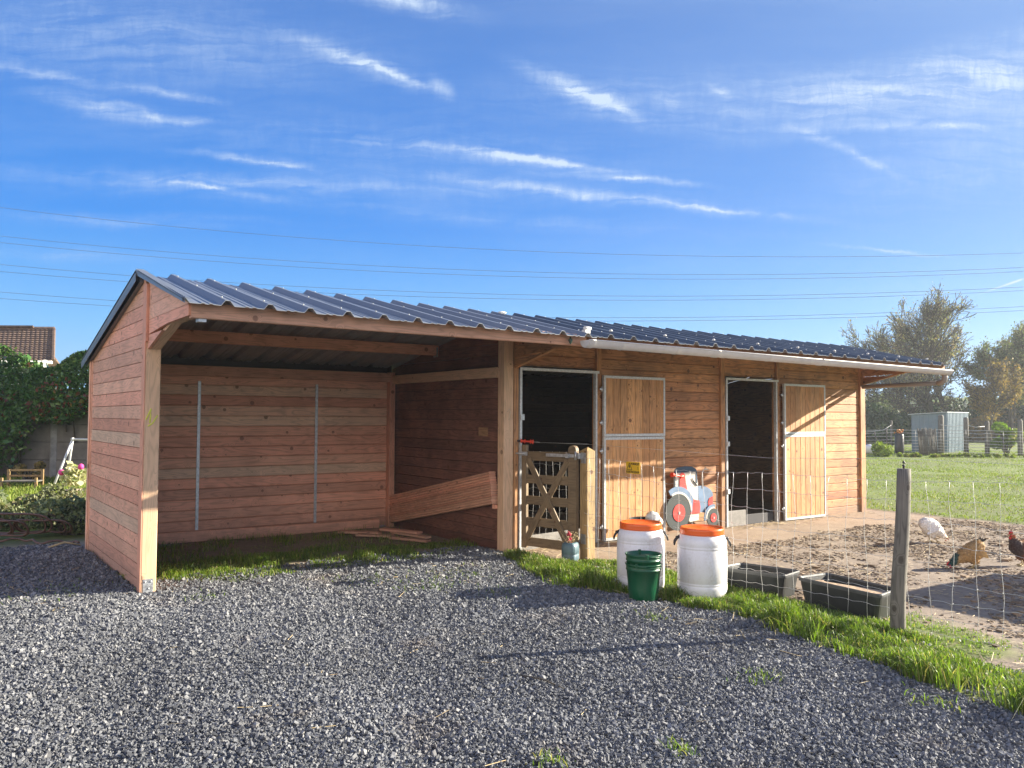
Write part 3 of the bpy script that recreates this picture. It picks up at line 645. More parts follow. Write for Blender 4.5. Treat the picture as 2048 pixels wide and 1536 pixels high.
mb = MB(); h_boards(mb, 4.1, 11.7, 2.95, .03, -.03, 2.30); mb.box((4.1,2.985,-.02),(11.7,2.99,2.3),0); mb.box((4.06,2.983,2.2),(11.65,3.0,2.352),.002); mb.build('rear_wall', W_INNER, ST)
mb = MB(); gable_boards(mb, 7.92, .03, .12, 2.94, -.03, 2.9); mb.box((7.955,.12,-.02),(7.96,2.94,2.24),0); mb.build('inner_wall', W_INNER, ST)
for x_ in (4.145, 11.66):
    mb = MB(); overhang_boards(mb, x_, .03)
    mb.plank((x_+.015,-.005,2.206), (x_+.015,-.74,2.385), (1,0,0), .05, .03); mb.plank((x_+.015,-.72,2.39), (x_+.015,-1.38,2.39), (1,0,0), .05, .03); mb.build('eave_bracket', W_OLD, ST)
mb = MB(); mb.box((4.062, -1.40, 2.355), (11.68, -1.34, 2.478), .005, (.9,.2,.5)); mb.build('header_beam', W_OLD, ST)
mb = MB(); mb.box((4.1, 1.50, 2.42), (11.7, 1.565, 2.555), .005, (.9,.2,.5)); mb.build('purlin', W_DARK, ST)
roof_sheet('roof', 4.08, 11.70, -1.51, .23, M_ROOF2, ST, lift=.006); roof_sheet('rear_roof', 4.08, 11.70, .19, 3.28, M_ROOF2, ST, lift=.002)
mb = MB(); mb.ell((4.05,.14,2.868), (.06,.035,.018), 12); mb.box((4.02,.12,2.80),(4.08,.16,2.865),.004); mb.build('roof_vent', M_PVC, ST)
# door frames
def door_frame(x0, x1):
    mb = MB(); mb.box((x0, -.012, -.01), (x0+.035, .04, 2.20), .002); mb.box((x1-.03, -.012, -.01), (x1, .04, 2.20), .002); mb.box((x0, -.014, 2.17), (x1+.03, .04, 2.205), .002)
    fr = mb.build('door_frame', M_GALVP, ST)
    for zz in (1.60, 1.22, .52): mb = MB(); mb.box((x0+.0, -.035, zz-.035), (x0+.055, -.013, zz+.035), .003); mb.build('latch_keep', M_GALVP, fr)
    return fr
door_frame(4.215, 5.465); door_frame(8.01, 9.235)
def dutch(xh, wd, zb, zt, ang, lab=None):
    """leaf hinged at xh, opened flat to the right against the wall"""
    e = thing('door_leaf', None, None, (xh, -.035, 0)); e.rotation_euler = (0,0,ang)
    for k_ in ('label','category'):
        if k_ in e: del e[k_]
    mb = MB(); n_ = 8; pw = (wd-.05)/n_
    for i in range(n_):
        a_x = .025+i*pw; mb.box((a_x+.0015, -.022, zb+.03), (a_x+pw-.0015, .006, zt-.03), .005)
    mb.build('boards', W_DOOR, e)
    mb = MB()
    for (lo, hi) in (((0,-.028,zb),(.032,.012,zt)), ((wd-.03,-.028,zb),(wd,.012,zt)), ((.032,-.028,zt-.036),(wd-.03,.012,zt)), ((.032,-.028,zb),(wd-.03,.012,zb+.036))): mb.box(lo, hi, .002)
    mb.build('frame', M_GALVP, e)
    for zz in (zb+.18, zt-.18):
        mb = MB(); mb.tube([(-.018,-.005,zz-.035),(-.018,-.005,zz+.035)], .014, 8); mb.box((-.055,-.012,zz-.012),(.03,-.002,zz+.012),.001); mb.build('hinge', M_GALV, e)
    e.parent = ST; return e
for xh in (5.535, 9.345):
    for (zb, zt, an) in ((.005, 1.345, R(-1.2)), (1.352, 2.15, R(-1.6))): dutch(xh, 1.10 if xh < 6 else 1.055, zb, zt, an)
mb = MB(); mb.box((8.05, .0, -.01), (8.46, .03, .225), .003); mb.build('kickboard', M_CONC, ST)
mb = MB(); mb.box((8.46, .05, -.01), (9.2, .09, .14), .003); mb.build('door_sill', plain('dark_sill', (.05,.05,.055), .7), ST)
mb = MB(); mb.plank((4.26,.05,.07), (5.42,.05,.10), (0,0,1), .17, .03, .003); mb.build('kickboard', M_CONC, ST)
# gutter
mb = MB(); rG = .073; yc, zc = -1.54, 2.40
def gut(x0, x1, r, th=.004, rim=True):
    prof = [(yc+r*math.cos(a), zc+r*math.sin(a)) for a in np.linspace(math.pi, 2*math.pi, 15)]
    prin = [(yc+(r-th)*math.cos(a), zc+(r-th)*math.sin(a)) for a in np.linspace(math.pi, 2*math.pi, 15)]
    i0 = len(mb.v); full = prof+prin[::-1]; n_ = len(full)
    fall = lambda x: -.004*(x-3.9)
    for x in (x0, x1):
        for (y, z) in full: mb.v.append((x, y, z+fall(x)))
    for k_ in range(n_):
        k2 = (k_+1) % n_; mb.face((i0+k_, i0+n_+k_, i0+n_+k2, i0+k2), None, (.5,.5,.5), not (k_ in (14, 29)))
    for off in (0, n_):
        for k_ in range(14): mb.face((i0+off+k_, i0+off+k_+1, i0+off+n_-2-k_, i0+off+n_-1-k_))
    if rim: mb.tube([(x0, yc-r, zc+fall(x0)), (x1, yc-r, zc+fall(x1))], .008, 8)
gut(3.92, 11.52, rG)
prof = [(0.0001,0)]
cap = [(yc+rG*math.cos(a), zc+rG*math.sin(a)) for a in np.linspace(math.pi, 2*math.pi, 15)]
mb.prism(cap, (3.915, 0, 0), (0,1,0), (0,0,1), .005); mb.prism([(y, z-.03) for y, z in cap], (11.515,0,0), (0,1,0), (0,0,1), .005)
for xs_ in (3.93, 5.9, 8.0): gut(xs_, xs_+.07, rG+.006, .005)
gu = mb.build('gutter', M_PVC, ST)
x_ = 4.4
while x_ < 11.5:
    mb = MB(); gut(x_, x_+.022, rG+.004, .003, False); mb.plank((x_+.011, yc+rG, zc-.004*(x_-3.9)), (x_+.011, yc+.16, zc+.05-.004*(x_-3.9)), (1,0,0), .022, .004, 0); mb2 = MB(); mb2.ell((x_+.011,-1.40,2.545),(.02,.02,.014),8); mb2.build('screw_cap', M_PVC, ST)
    mb.build('gutter_bracket', M_PVC, gu); x_ += .84
mb = MB(); mb.box((3.96,-1.50,2.475), (4.03,-1.44,2.52), .008); mb.tube([(3.95,-1.5,2.535),(4.07,-1.45,2.54)], .018, 8); mb.build('clamp', M_PVC, gu)
mb = MB(); mb.tube([(11.42,-1.525,2.33),(11.42,-1.525,2.25),(11.43,-1.515,2.21),(11.45,-1.46,2.18),(11.47,-1.40,2.175)], .042, 14); mb.tube([(11.47,-1.44,2.175),(11.62,-.02,2.155)], .036, 14)
mb.tube([(11.42,-1.525,2.335),(11.42,-1.525,2.29)], .05, 14); mb.build('downpipe', M_PIPE, ST)
mb = MB(); mb.lathe([(.001,-.045),(.012,-.03),(.024,0),(.02,.012),(.008,.018),(.008,.035)], (3.79,-1.46,2.40), 12); mb.build('hook_insulator', plain('green_insulator', (.03,.07,.05), .4), ST)

# ---------------- stack of boards leaning in the shelter
A0, B0 = Vector((3.975, 2.76, .07)), Vector((3.975, .145, .575)); ax = (B0-A0).normalized(); up = Vector((0, -ax.z, ax.y)); up = up if up.z > 0 else -up
for i in range(13):
    mb = MB(); th = .0302; o_ = up*(i*th); s_ = ax*random.uniform(-.012,.0); sx = Vector((random.uniform(-.008,.008), 0, 0))
    mb.plank(A0+o_+s_+sx, B0+o_+s_+sx, (1,0,0), .10+random.uniform(-.006,.006), th-.003, .007, (random.choice([.1,.3,.5,.85]), random.random()*.9, .5))
    tag(mb.build('larch_board', W_NEW, None), ('%s board of the tilted stack of thin larch boards behind the middle post' % ['lowest','second lowest','third lowest','fourth lowest','fifth lowest','sixth lowest','middle','sixth','fifth','fourth','third','second','topmost'][i]) if i in (0,1,2,3,4,5,6,12) else '%s board from the top of the tilted stack of thin larch boards' % ['sixth','fifth','fourth','third','second'][i-7], 'board', 'boards in the leaning stack')
LO = [((3.35,1.62,.03),(3.62,1.12,.025),.12,.03,'short larch offcut lying lowest by the end of the sill beam'), ((3.50,1.85,.062),(3.66,1.20,.058),.11,.026,'short larch offcut in the middle of the little pile by the sill beam'),
      ((3.40,1.98,.095),(3.66,1.42,.09),.12,.028,'pale offcut topmost on the little pile by the sill beam'), ((3.10,2.1,.03),(3.42,1.72,.03),.13,.028,'reddish offcut with angled end beside the little pile'), ((3.0,2.45,.035),(3.38,2.0,.04),.14,.03,'reddish offcut leaning against the end of the sill beam')]
for (a, b, wd, th, lb) in LO:
    mb = MB(); mb.plank(a, b, (1,.5,0), wd, th, .003); tag(mb.build('offcut', W_NEW, None), lb, 'offcut', 'loose board offcuts on the shelter floor')

# ================================================================== GATE AND FENCE
GA, GB = Vector((4.235, -.05, 0)), Vector((4.455, -.79, 0)); gd = (GB-GA); GL = gd.length; gd.normalize(); gn = Vector((gd.y, -gd.x, 0))  # gn points to the camera side
if gn.x > 0: gn = -gn
GT = thing('wooden_gate', 'small brown wooden gate with crossed braces and wire mesh between shelter post and gate post', 'gate')
def gp(s_, z, off=0.0): return GA+gd*s_+gn*off+Vector((0,0,z))
mb = MB(); mb.plank(gp(.03, .05), gp(.03, 1.27), gd, .07, .055, .006); mb.build('stile', W_GATE, GT)
mb = MB(); mb.prism([(-.055,0),(.055,0),(.055,1.14),(.048,1.17),(.03,1.19),(0,1.197),(-.03,1.19),(-.048,1.17),(-.055,1.14)], gp(GL-.05, .08, .03), gd, (0,0,1), .06 if gd.cross(Vector((0,0,1))).dot(gn) < 0 else -.06); mb.build('stile', W_GATE, GT)
for z0, z1 in ((1.085,1.195),(.815,.915),(.565,.665),(.31,.41),(.07,.175)):
    mb = MB(); mb.plank(gp(.0, (z0+z1)/2, .0), gp(GL-.09, (z0+z1)/2, .0), (0,0,1), z1-z0, .028, .004); mb.build('rail', W_GATE, GT)
mb = MB(); mb.plank(gp(.10, 1.10, .03), gp(GL-.12, .16, .03), gd, .075, .022, .003); mb.build('brace', W_GATE, GT)
mb = MB(); mb.plank(gp(GL-.11, 1.10, .0265), gp(.08, .16, .0265), gd, .075, .016, .003); mb.build('brace', W_GATE, GT)
mb = MB(); rj = random.Random(3)
for z in (1.05,.9,.76,.62,.48,.34,.22,.1):
    mb.tube([gp(s_, z+rj.uniform(-.012,.012), -.022) for s_ in np.linspace(.02, GL-.06, 12)], .0013, 4)
for k_ in range(8):
    s0 = .04+k_*.095; mb.tube([gp(s0+rj.uniform(-.008,.008), z, -.022) for z in np.linspace(.08, 1.2, 10)], .0013, 4)
mb.build('wire_mesh', M_WIRE, GT)
mb = MB(); mb.plank(gp(.36, 1.16, .034), gp(GL-.02, 1.16, .036), (0,0,1), .036, .005, .001); mb.tube([gp(GL+.0,1.115,.036), gp(GL+.0,1.21,.036)], .013, 8); mb.plank(gp(GL-.1,1.16,.07), gp(GL-.1,1.16,.03), (0,0,1), .05,.035,.002)
mb.build('strap_hinge', M_GALV, GT)
mb = MB(); mb.tube([gp(-.14,1.165,.045), gp(.06,1.165,.045)], .011, 8); mb.plank(gp(-.03,1.165,.036), gp(.09,1.165,.036), (0,0,1), .045, .006, .001); mb.build('latch', M_GALV, GT)
GP = thing('gate_post', 'thick square treated timber gate post with pointed top beside the small gate', 'post')
gx0, gy0 = 4.47, -.945; mb = MB(); mb.box((gx0, gy0, -.05), (gx0+.125, gy0+.125, 1.22), .006, (.5,.9,.5))
i0 = len(mb.v); mb.v += [(gx0+.004,gy0+.004,1.22),(gx0+.121,gy0+.004,1.22),(gx0+.121,gy0+.121,1.22),(gx0+.004,gy0+.121,1.22),(gx0+.0625,gy0+.0625,1.265)]
for k_ in range(4): mb.face((i0+k_, i0+(k_+1) % 4, i0+4), [(0,0),(.12,0),(.06,.06)], (.5,.7,.5))
mb.build('shaft', W_GPOST, GP)
mb = MB(); mb.box((gx0-.006, gy0+.02, 1.08), (gx0-.001, gy0+.10, 1.20), .001); mb.box((gx0-.04, gy0+.10, 1.13), (gx0-.005, gy0+.13, 1.19), .002); mb.build('hinge_plate', M_GALV, GP); mb = MB(); mb.box((gx0-.006, gy0+.02, .17), (gx0-.001, gy0+.10, .28), .001); mb.build('hinge_plate', M_GALV, GP)

FX = 4.44
FE = thing('wire_fence', 'sagging galvanised stock wire fence with square mesh enclosing the hen yard', 'fence')
mb = MB(); rj = random.Random(5); YS = np.arange(-.95, -8.3, -.055)
HZ = (1.135, .985, .82, .665, .53, .40, .275, .15, .03)
def fz_(y, z):
    sag = -.02*math.sin((y+.95)/3.7*math.pi)**2 if y > -4.62 else -.012*math.sin((y+4.62)/3.5*math.pi)
    return z+sag*(1+z)+.012*math.sin(y*3.1+z*5)
def fx_(y, z): return FX+.012*math.sin(y*2.3+z*3)+.01*math.sin(y*5.1-z*7)
for z in HZ:
    ph = rj.uniform(0, 6); pts = []
    for y in YS:
        crimp = .006*math.sin(y*2*math.pi/.17+ph)
        pts.append((fx_(y, z), y, fz_(y, z)+crimp+gz(FX, -3)*0))
    mb.tube(pts, .0018, 4)
y = -1.02
while y > -8.25:
    ph = rj.uniform(0, 6); pts = [(fx_(y, z), y+.008*math.sin(z*9+ph)+rj.uniform(-.003,.003), fz_(y, z)) for z in np.linspace(.03, 1.135, 18)]
    mb.tube(pts, .0016, 4)
    for z in HZ: mb.ell((fx_(y, z), y, fz_(y, z)), (.0045,.0045,.004), 4)
    y -= .165
mb.build('wire_mesh', M_WIRE, FE)
mb = MB(); mb.tube([(4.345, -.19, 1.30),(4.53, -.88, 1.295)], .0022, 4); mb.tube([(4.53,-.88,1.295),(4.50,-2.0,1.275),(4.45,-3.4,1.25),(4.41,-4.66,1.30),(4.42,-8.3,1.28)], .0016, 4); mb.build('top_wire', M_WIRE, FE)
def round_post(yb, h, r, lean, seed, px0=4.35):
    mb = MB(); rj = random.Random(seed); n_ = 14; pts = []; L_ = 12
    i0 = len(mb.v)
    for i in range(L_+1):
        f = i/L_; cx = px0+lean[0]*f+.012*math.sin(f*5+seed); cy = yb+lean[1]*f+.008*math.sin(f*7)
        for k_ in range(n_):
            a = 2*math.pi*k_/n_; rr = r*(1.06-.12*f)*(1+.10*math.cos(2*a+seed)+.05*math.cos(3*a+f*3)+.02*rj.uniform(-1,1)); mb.v.append((cx+rr*math.cos(a), cy+rr*math.sin(a), -.1+(h+.1)*f))
    for i in range(L_):
        for k_ in range(n_):
            k2 = (k_+1) % n_; mb.face((i0+i*n_+k_, i0+i*n_+k2, i0+(i+1)*n_+k2, i0+(i+1)*n_+k_), [(i*.11,.03*k_),(i*.11,.03*(k_+1)),((i+1)*.11,.03*(k_+1)),((i+1)*.11,.03*k_)], (.5,.5,.5), True)
    mb.face([i0+L_*n_+k_ for k_ in range(n_)], [(.3*math.cos(6.28*k_/n_),.1*math.sin(6.28*k_/n_)) for k_ in range(n_)], (.9,.9,.5))
    p = mb.build('fence_post', W_GREY, FE)
    mb = MB(); tx, ty = px0+lean[0]+.012*math.sin(5+seed), yb+lean[1]+.008*math.sin(7); mb.tube([(tx,ty,h-.01),(tx,ty,h+.03)], .008, 8); mb.ell((tx,ty,h+.022), (.013,.013,.01), 8); mb.ell((tx+.004,ty,h+.045), (.012,.012,.009), 8); mb.tube([(tx,ty,h+.04),(tx,ty,h+.06)], .006, 8)
    mb.build('insulator', M_BLACKP, p)
round_post(-4.615, 1.225, .048, (.055,-.035), 2); round_post(-8.1, 1.2, .055, (-.02,.02), 4)
HD = thing('electric_fence_handle', 'red orange electric fence grip hooked above the small gate', 'fence handle')  # insulated gate handle of the electric wire
def along(a, b, f): return tuple(Vector(a).lerp(Vector(b), f))
ha, hb_ = (4.20,.0,1.315), (4.36,-.22,1.300)
mb = MB(); hd = (Vector(hb_)-Vector(ha)).normalized()
def spool(c, r, L):
    c = Vector(c); mb.tube([c-hd*L/2, c-hd*L*.4, c-hd*L*.15, c+hd*L*.15, c+hd*L*.4, c+hd*L/2], [r, r, r*.55, r*.55, r, r], 14)
spool(along(ha, hb_, .22), .026, .05); spool(along(ha, hb_, .62), .028, .035); mb.tube([along(ha,hb_,.2), along(ha,hb_,.7)], .011, 8); mb.build('grip', M_REDPL, HD)
mb = MB(); mb.tube([along(ha,hb_,-.1), along(ha,hb_,.1)], .016, 10); mb.tube([along(ha,hb_,-.08), Vector(along(ha,hb_,-.08))+Vector((0,.0,.05))], .008, 6); mb.build('insulator', M_BLACKP, HD)
mb = MB(); mb.tube([along(ha,hb_,.7), along(ha,hb_,1.0)], .004, 6); mb.build('spring_hook', M_GALV, HD)

# warning sign on the mesh
SG = thing('warning_sign', 'small yellow electric fence warning sign wired to the fence mesh', 'sign', (FX-.014, -1.725, 1.075), R(-90)); 
# local: x to the right as seen from the gravel (world -y), z up, facing -x
mb = MB(); mb.prism([(-.098,-.061),(.098,-.061),(.102,-.057),(.102,.057),(.098,.061),(-.098,.061),(-.102,.057),(-.102,-.057)], (0,.002,0), (1,0,0), (0,0,1), .004); mb.build('plate', M_YEL, SG)
def text(body, size, x, z, par, name='lettering', y=-.0035, mt_=None, rotx=R(90), sx=1):
    cu = bpy.data.curves.new(name, 'FONT'); cu.body = body; cu.size = size; cu.align_x = 'CENTER'; cu.align_y = 'CENTER'; cu.extrude = .0006; cu.offset = .0006; cu.materials.append(mt_ or M_INK)
    o_ = bpy.data.objects.new(name, cu); C.objects.link(o_); o_.parent = par; o_.location = (x, y, z); o_.rotation_euler = (rotx, 0, 0); o_.scale = (sx, 1, 1); bpy.context.view_layer.update(); me_ = bpy.data.meshes.new_from_object(o_.evaluated_get(bpy.context.evaluated_depsgraph_get())); o2 = bpy.data.objects.new(name, me_); C.objects.link(o2); o2.parent = par; o2.location = o_.location; o2.rotation_euler = o_.rotation_euler; o2.scale = o_.scale; bpy.data.objects.remove(o_); return o2
text('VORSICHT', .031, .032, .040, SG, sx=.86); text('ELEKTROZAUN', .030, 0, -.044, SG, sx=.92); text('!', .04, .075, -.004, SG)
mb = MB()
tri = [(-.090,-.022),(-.012,-.022),(-.051,.050)]
for i in range(3):
    a, b = tri[i], tri[(i+1) % 3]; mb.plank((a[0],-.003,a[1]), (b[0],-.003,b[1]), (0,0,1) if i == 0 else (1,0,0), .005, .002, 0)
mb.prism([(-.052,.03),(-.042,.03),(-.048,.012),(-.040,.012),(-.055,-.014),(-.051,.004),(-.060,.004)], (0,-.002,0), (1,0,0), (0,0,1), .002); mb.build('hazard_triangle', M_INK, SG)

# ================================================================== BARRELS, BUCKETS, TROUGHS, CANISTER
BPROF = [(.0001,0),(.175,0),(.20,.012),(.215,.045),(.22,.09),(.22,.125),(.216,.13),(.22,.136),(.22,.144),(.216,.15),(.22,.156),(.2215,.30),(.22,.44),(.216,.446),(.22,.452),(.22,.460),(.216,.466),(.219,.475),(.214,.52),(.200,.555),(.182,.572),(.180,.60),(.0001,.60)]
def barrel(x, y, rz, lab):
    b = thing('barrel', lab, 'barrel', (x, y, gz(x, y)-.0), rz, 'white plastic barrels with orange lids')
    mb = MB(); mb.lathe(BPROF, n=56); mb.build('body', M_WHITE, b)
    mb = MB(); mb.lathe([(.183,.567),(.194,.569),(.197,.578),(.193,.59),(.195,.60),(.195,.622),(.190,.628),(.176,.629),(.170,.622),(.06,.621),(.0001,.620)], n=56)
    for k_ in range(24):
        a = 2*math.pi*k_/24; mb.box((.0,.0,0),(.0001,.0001,.0002),0) if 0 else None
    mb.build('lid', M_ORANGE, b)
    for sgn in (0, math.pi):
        mb = MB(); cx = .215
        def P_(a, h, o_=0): return (math.cos(sgn+a)*(cx+o_), math.sin(sgn+a)*(cx+o_), h)
        mb.tube([P_(-.14,.545,-.02), P_(-.17,.525,.012), P_(-.17,.50,.03), P_(-.12,.47,.035), P_(.12,.47,.035), P_(.17,.50,.03), P_(.17,.525,.012), P_(.14,.545,-.02)], .0075, 8)
        mb.tube([P_(-.17,.535,.0), P_(0,.548,-.01), P_(.17,.535,.0)], .006, 8); mb.ell(P_(0,.535,.002), (.02,.02,.012), 8); mb.build('handle', M_BLACKP, b)
    return b
barrel(3.845, -2.42, R(-42), 'white barrel with orange lid behind the green buckets'); barrel(4.115, -2.925, R(-42), 'white barrel with orange lid beside the black troughs')
def bucket(x, y, z, lab, rz=0):
    b = thing('bucket', lab, 'bucket', (x, y, z), rz, 'green buckets nested in each other')
    mb = MB(); mb.lathe([(.0001,.0),(.118,.0),(.122,.004),(.132,.12),(.146,.275),(.153,.277),(.153,.284),(.149,.286),(.151,.318),(.158,.320),(.160,.328),(.156,.333),(.149,.331),(.143,.27),(.128,.12),(.117,.012),(.0001,.010)], n=48)
    for a in (.4, .4+math.pi): mb.box((math.cos(a)*.152-.012, math.sin(a)*.152-.012, .30), (math.cos(a)*.152+.012, math.sin(a)*.152+.012, .342), .005)
    mb.build('body', M_GREEN, b); mb = MB(); pts = []
    for k_ in range(17):
        f = math.pi*k_/16; ca, sa = math.cos(f), math.sin(f); vx, vy = math.cos(.4), math.sin(.4)
        pts.append((ca*.157*vx+sa*.155*vy, ca*.157*vy-sa*.155*vx, .325-.02*sa))
    mb.tube(pts, .0045, 6); mb.build('handle', M_GREEN, b); return b
bz = gz(3.51, -2.77); bucket(3.50, -2.80, bz, 'lower green bucket standing on the gravel in front of the barrels'); bucket(3.498, -2.802, bz+.082, 'upper green bucket stuck inside the lower one in front of the barrels', .6)

def trough(corners, h, lab, water):
    cs = [Vector(c) for c in corners]; ctr = sum(cs, Vector((0,0)))/4 if len(cs[0]) == 2 else None
    ctr = Vector((sum(c[0] for c in cs)/4, sum(c[1] for c in cs)/4)); z0 = gz(ctr.x, ctr.y)-.005
    tr = thing('water_trough' if water else 'feed_trough', lab, 'trough', (ctr.x, ctr.y, z0))
    L = [Vector((c[0]-ctr.x, c[1]-ctr.y)) for c in cs]
    def ring(sc, z, rad=.06, nn=4, inset=0):
        out = []
        for i in range(4):
            p = L[i]*sc; a = (L[i-1]*sc-p).normalized(); b = (L[(i+1) % 4]*sc-p).normalized(); p = p+(a+b)*inset
            for j in range(nn+1):
                t_ = j/nn; q1, q2 = p+a*rad*(1-t_)**2, p+b*rad*t_**2; out.append((q1.x+q2.x-p.x, q1.y+q2.y-p.y, z))
        return out
    def loft(rings, mb, mi=0):
        i0 = len(mb.v); n_ = len(rings[0])
        for r_ in rings: mb.v += r_
        for i in range(len(rings)-1):
            for k_ in range(n_):
                k2 = (k_+1) % n_; mb.face((i0+i*n_+k_, i0+i*n_+k2, i0+(i+1)*n_+k2, i0+(i+1)*n_+k_), None, (.5,.5,.5), False, mi)
        return i0, n_
    mb = MB(); i0, n_ = loft([ring(.84, 0), ring(.86, .01), ring(.95, h-.045), ring(.955, h-.012, inset=0), ring(.90, h-.012), ring(.80, .03)], mb)
    mb.face([i0+k_ for k_ in range(n_)][::-1]); mb.face([i0+5*n_+k_ for k_ in range(n_)]); mb.build('tub', M_TROUGH, tr)
    mb = MB(); loft([ring(.95, h-.03), ring(.99, h-.028), ring(.995, h-.008), ring(.985, h+.002), ring(.955, h+.002), ring(.93, h-.012), ring(.90, h-.012)], mb); mb.build('rim', M_TRRIM, tr)
    if water:
        mb = MB(); r_ = ring(.885, h-.045); mb.v += r_; mb.face(list(range(len(r_)))); wm, t = mat('muddy_water'); t.bsdf((.03,.035,.03), .03, 0, t.bump(t.noise(t.n('ShaderNodeTexCoord').outputs['Object'], 14, 2), .08, .01)); mb.build('water', wm, tr)
        mb = MB(); 
        r_ = ring(.86, h-.040); pts = [Vector(p) for p in r_]; d0 = (L[0]+L[1])/2; d1 = (L[2]+L[3])/2
        P_ = []
        ax_ = (d1-d0).normalized(); pr = [Vector((p.x, p.y)).dot(ax_) for p in pts]; lim = min(pr)+(max(pr)-min(pr))*.70
        for p, q_ in zip(pts, pr):
            if q_ > lim: p = Vector((p.x, p.y, p.z))-Vector((ax_.x, ax_.y, 0))*(q_-lim+rj.uniform(-.03,.03))
            P_.append(p+Vector((rj.uniform(-.008,.008), rj.uniform(-.008,.008), .002)))
        i0 = len(mb.v); mb.v += [tuple(p) for p in P_]; mb.face([i0+k_ for k_ in range(len(P_))]); mb.build('floating_hay', plain('wet_hay', (.42,.30,.19), .8, 0, .4, 30, .3), tr)
    return tr
trough([(4.60,-3.56),(4.50,-4.40),(4.87,-4.34),(5.0,-3.60)], .235, 'dark plastic trough full of water and floating hay next to the round fence post', True)
trough([(4.47,-2.80),(4.62,-3.43),(4.98,-3.36),(4.84,-2.78)], .225, 'empty dark plastic trough behind the fence next to the white barrels', False)
# canister with dried flowers
CN = thing('canister', 'blue grey cut open canister holding dried flowers at the foot of the gate', 'canister', (4.30, -.86, gz(4.3,-.86)), .5)
mb = MB(); sq = lambda r, z, sx=1.0: [(sx*r*math.copysign(abs(math.cos(a))**.6, math.cos(a)), r*.8*math.copysign(abs(math.sin(a))**.6, math.sin(a)), z) for a in np.linspace(0, 2*math.pi, 25)[:-1]]
rings = [sq(.09,0), sq(.105,.015), sq(.108,.08), sq(.104,.085), sq(.108,.09), sq(.108,.17), sq(.095,.205), sq(.07,.215), sq(.06,.21), sq(.085,.15)]
i0 = 0
for r_ in rings: mb.v += r_
for i in range(len(rings)-1):
    for k_ in range(24): mb.face((i*24+k_, i*24+(k_+1) % 24, (i+1)*24+(k_+1) % 24, (i+1)*24+k_), None, (.5,.5,.5), True)
mb.face(list(range(23,-1,-1))); mb.build('body', plain('faded_blue_plastic', (.10,.17,.20), .45, 0, .25, 10), CN)
mb = MB(); rj = random.Random(9)
for i in range(70):
    a = rj.uniform(0, 6.28); r0 = rj.uniform(0, .05); h_ = rj.uniform(.04, .14); sp = rj.uniform(0, .10); p0 = Vector((math.cos(a)*r0, math.sin(a)*r0, .19)); p1 = p0+Vector((math.cos(a)*sp*.5, math.sin(a)*sp*.5, h_*.6)); p2 = p0+Vector((math.cos(a)*sp, math.sin(a)*sp, h_))
    mb.tube([p0, p1, p2], [.0025,.002,.001], 4, tone=(rj.random(), rj.random(), .5))
    mb.ell(p2, (.008,.006,.007), 5, tone=(rj.random(), rj.random(), .5))
mb.build('dried_stems', M_STRAW, CN)
mb = MB()
for i in range(16):
    a = rj.uniform(0, 6.28); mb.ell((-.03+rj.uniform(-.02,.02), .0+rj.uniform(-.015,.02), .23+rj.uniform(-.02,.10)), (.014,.01,.018), 6)
mb.build('red_blooms', plain('dried_red', (.45,.03,.06), .7, 0, .3, 30), CN)
# tub with crumpled sack by the door
TB = thing('black_tub', 'round black rubber tub standing against the lower stable door', 'tub', (5.93, -.40, gz(5.93,-.4)))
mb = MB(); mb.lathe([(.0001,0),(.15,0),(.16,.01),(.19,.30),(.20,.305),(.197,.32),(.183,.318),(.145,.02),(.0001,.02)], n=28); mb.build('body', M_BLACKP, TB)
SK = MB(); SK.ell((0,0,.0), (.125,.10,.085), 20); sk = SK.build('crumpled_sack', plain('white_sack', (.74,.74,.70), .7, 0, .15, 14), None)
for vv in sk.data.vertices:
    p = vv.co; n_ = math.sin(p.x*40+p.y*23)*.012+math.sin(p.z*55+p.x*31)*.012+math.sin(p.y*61+p.z*17)*.01; vv.co += p.normalized()*n_
sk.location = (6.02, -.46, gz(5.93,-.4)+.315); sk.rotation_euler = (.2,.35,.3); tag(sk, 'crumpled white plastic sack stuffed into the black tub', 'sack')

# ================================================================== TRACTOR CUTOUT
TY = -.075
def tc2(x, z): return (-1.633+(x+1.633)*1.0195, 1.6-(1.6-z)*1.0195)
TR = thing('tractor_cutout', 'painted wooden tractor cutout in blue and red leaning on the stable wall', 'wall decoration')
def cut(name, pts, y, mt_, th=.012, par=TR):
    mb = MB(); P_ = [tc2(*p) for p in pts]
    ar = sum(P_[i][0]*P_[(i+1) % len(P_)][1]-P_[(i+1) % len(P_)][0]*P_[i][1] for i in range(len(P_)))
    if ar < 0: P_ = P_[::-1]
    mb.prism(P_, (0, y, 0), (1,0,0), (0,0,1), th); return mb.build(name, mt_, par)   # U x V = -y : towards the viewer
def disc(name, cx, cz, r, y, mt_, th=.012, par=TR): return cut(name, [(cx+r*math.cos(a), cz+r*math.sin(a)) for a in np.linspace(0, 2*math.pi, 41)[:-1]], y, mt_, th, par)
arc = lambda cx, cz, r, a0, a1, n=14: [(cx+r*math.cos(R(a)), cz+r*math.sin(R(a))) for a in np.linspace(a0, a1, n)]
cut('cab', [(6.655,.50),(6.655,.86),(7.09,.86),(7.125,.70),(7.14,.38),(6.95,.36),(6.8,.5)], TY, M_CREAM)
cut('cab_roof', [(6.645,.855),(6.655,.90),(6.70,.925),(6.86,.94),(7.0,.93),(7.07,.90),(7.105,.855)], TY-.013, M_DBLUE, .008)
for xa, xb in ((6.655, 6.665), (7.085, 7.098)): cut('cab_pillar', [(xa,.5 if xa < 7 else .70),(xa,.86),(xb,.86),(xb+.01,.5 if xa < 7 else .70)], TY-.013, M_DBLUE, .006)
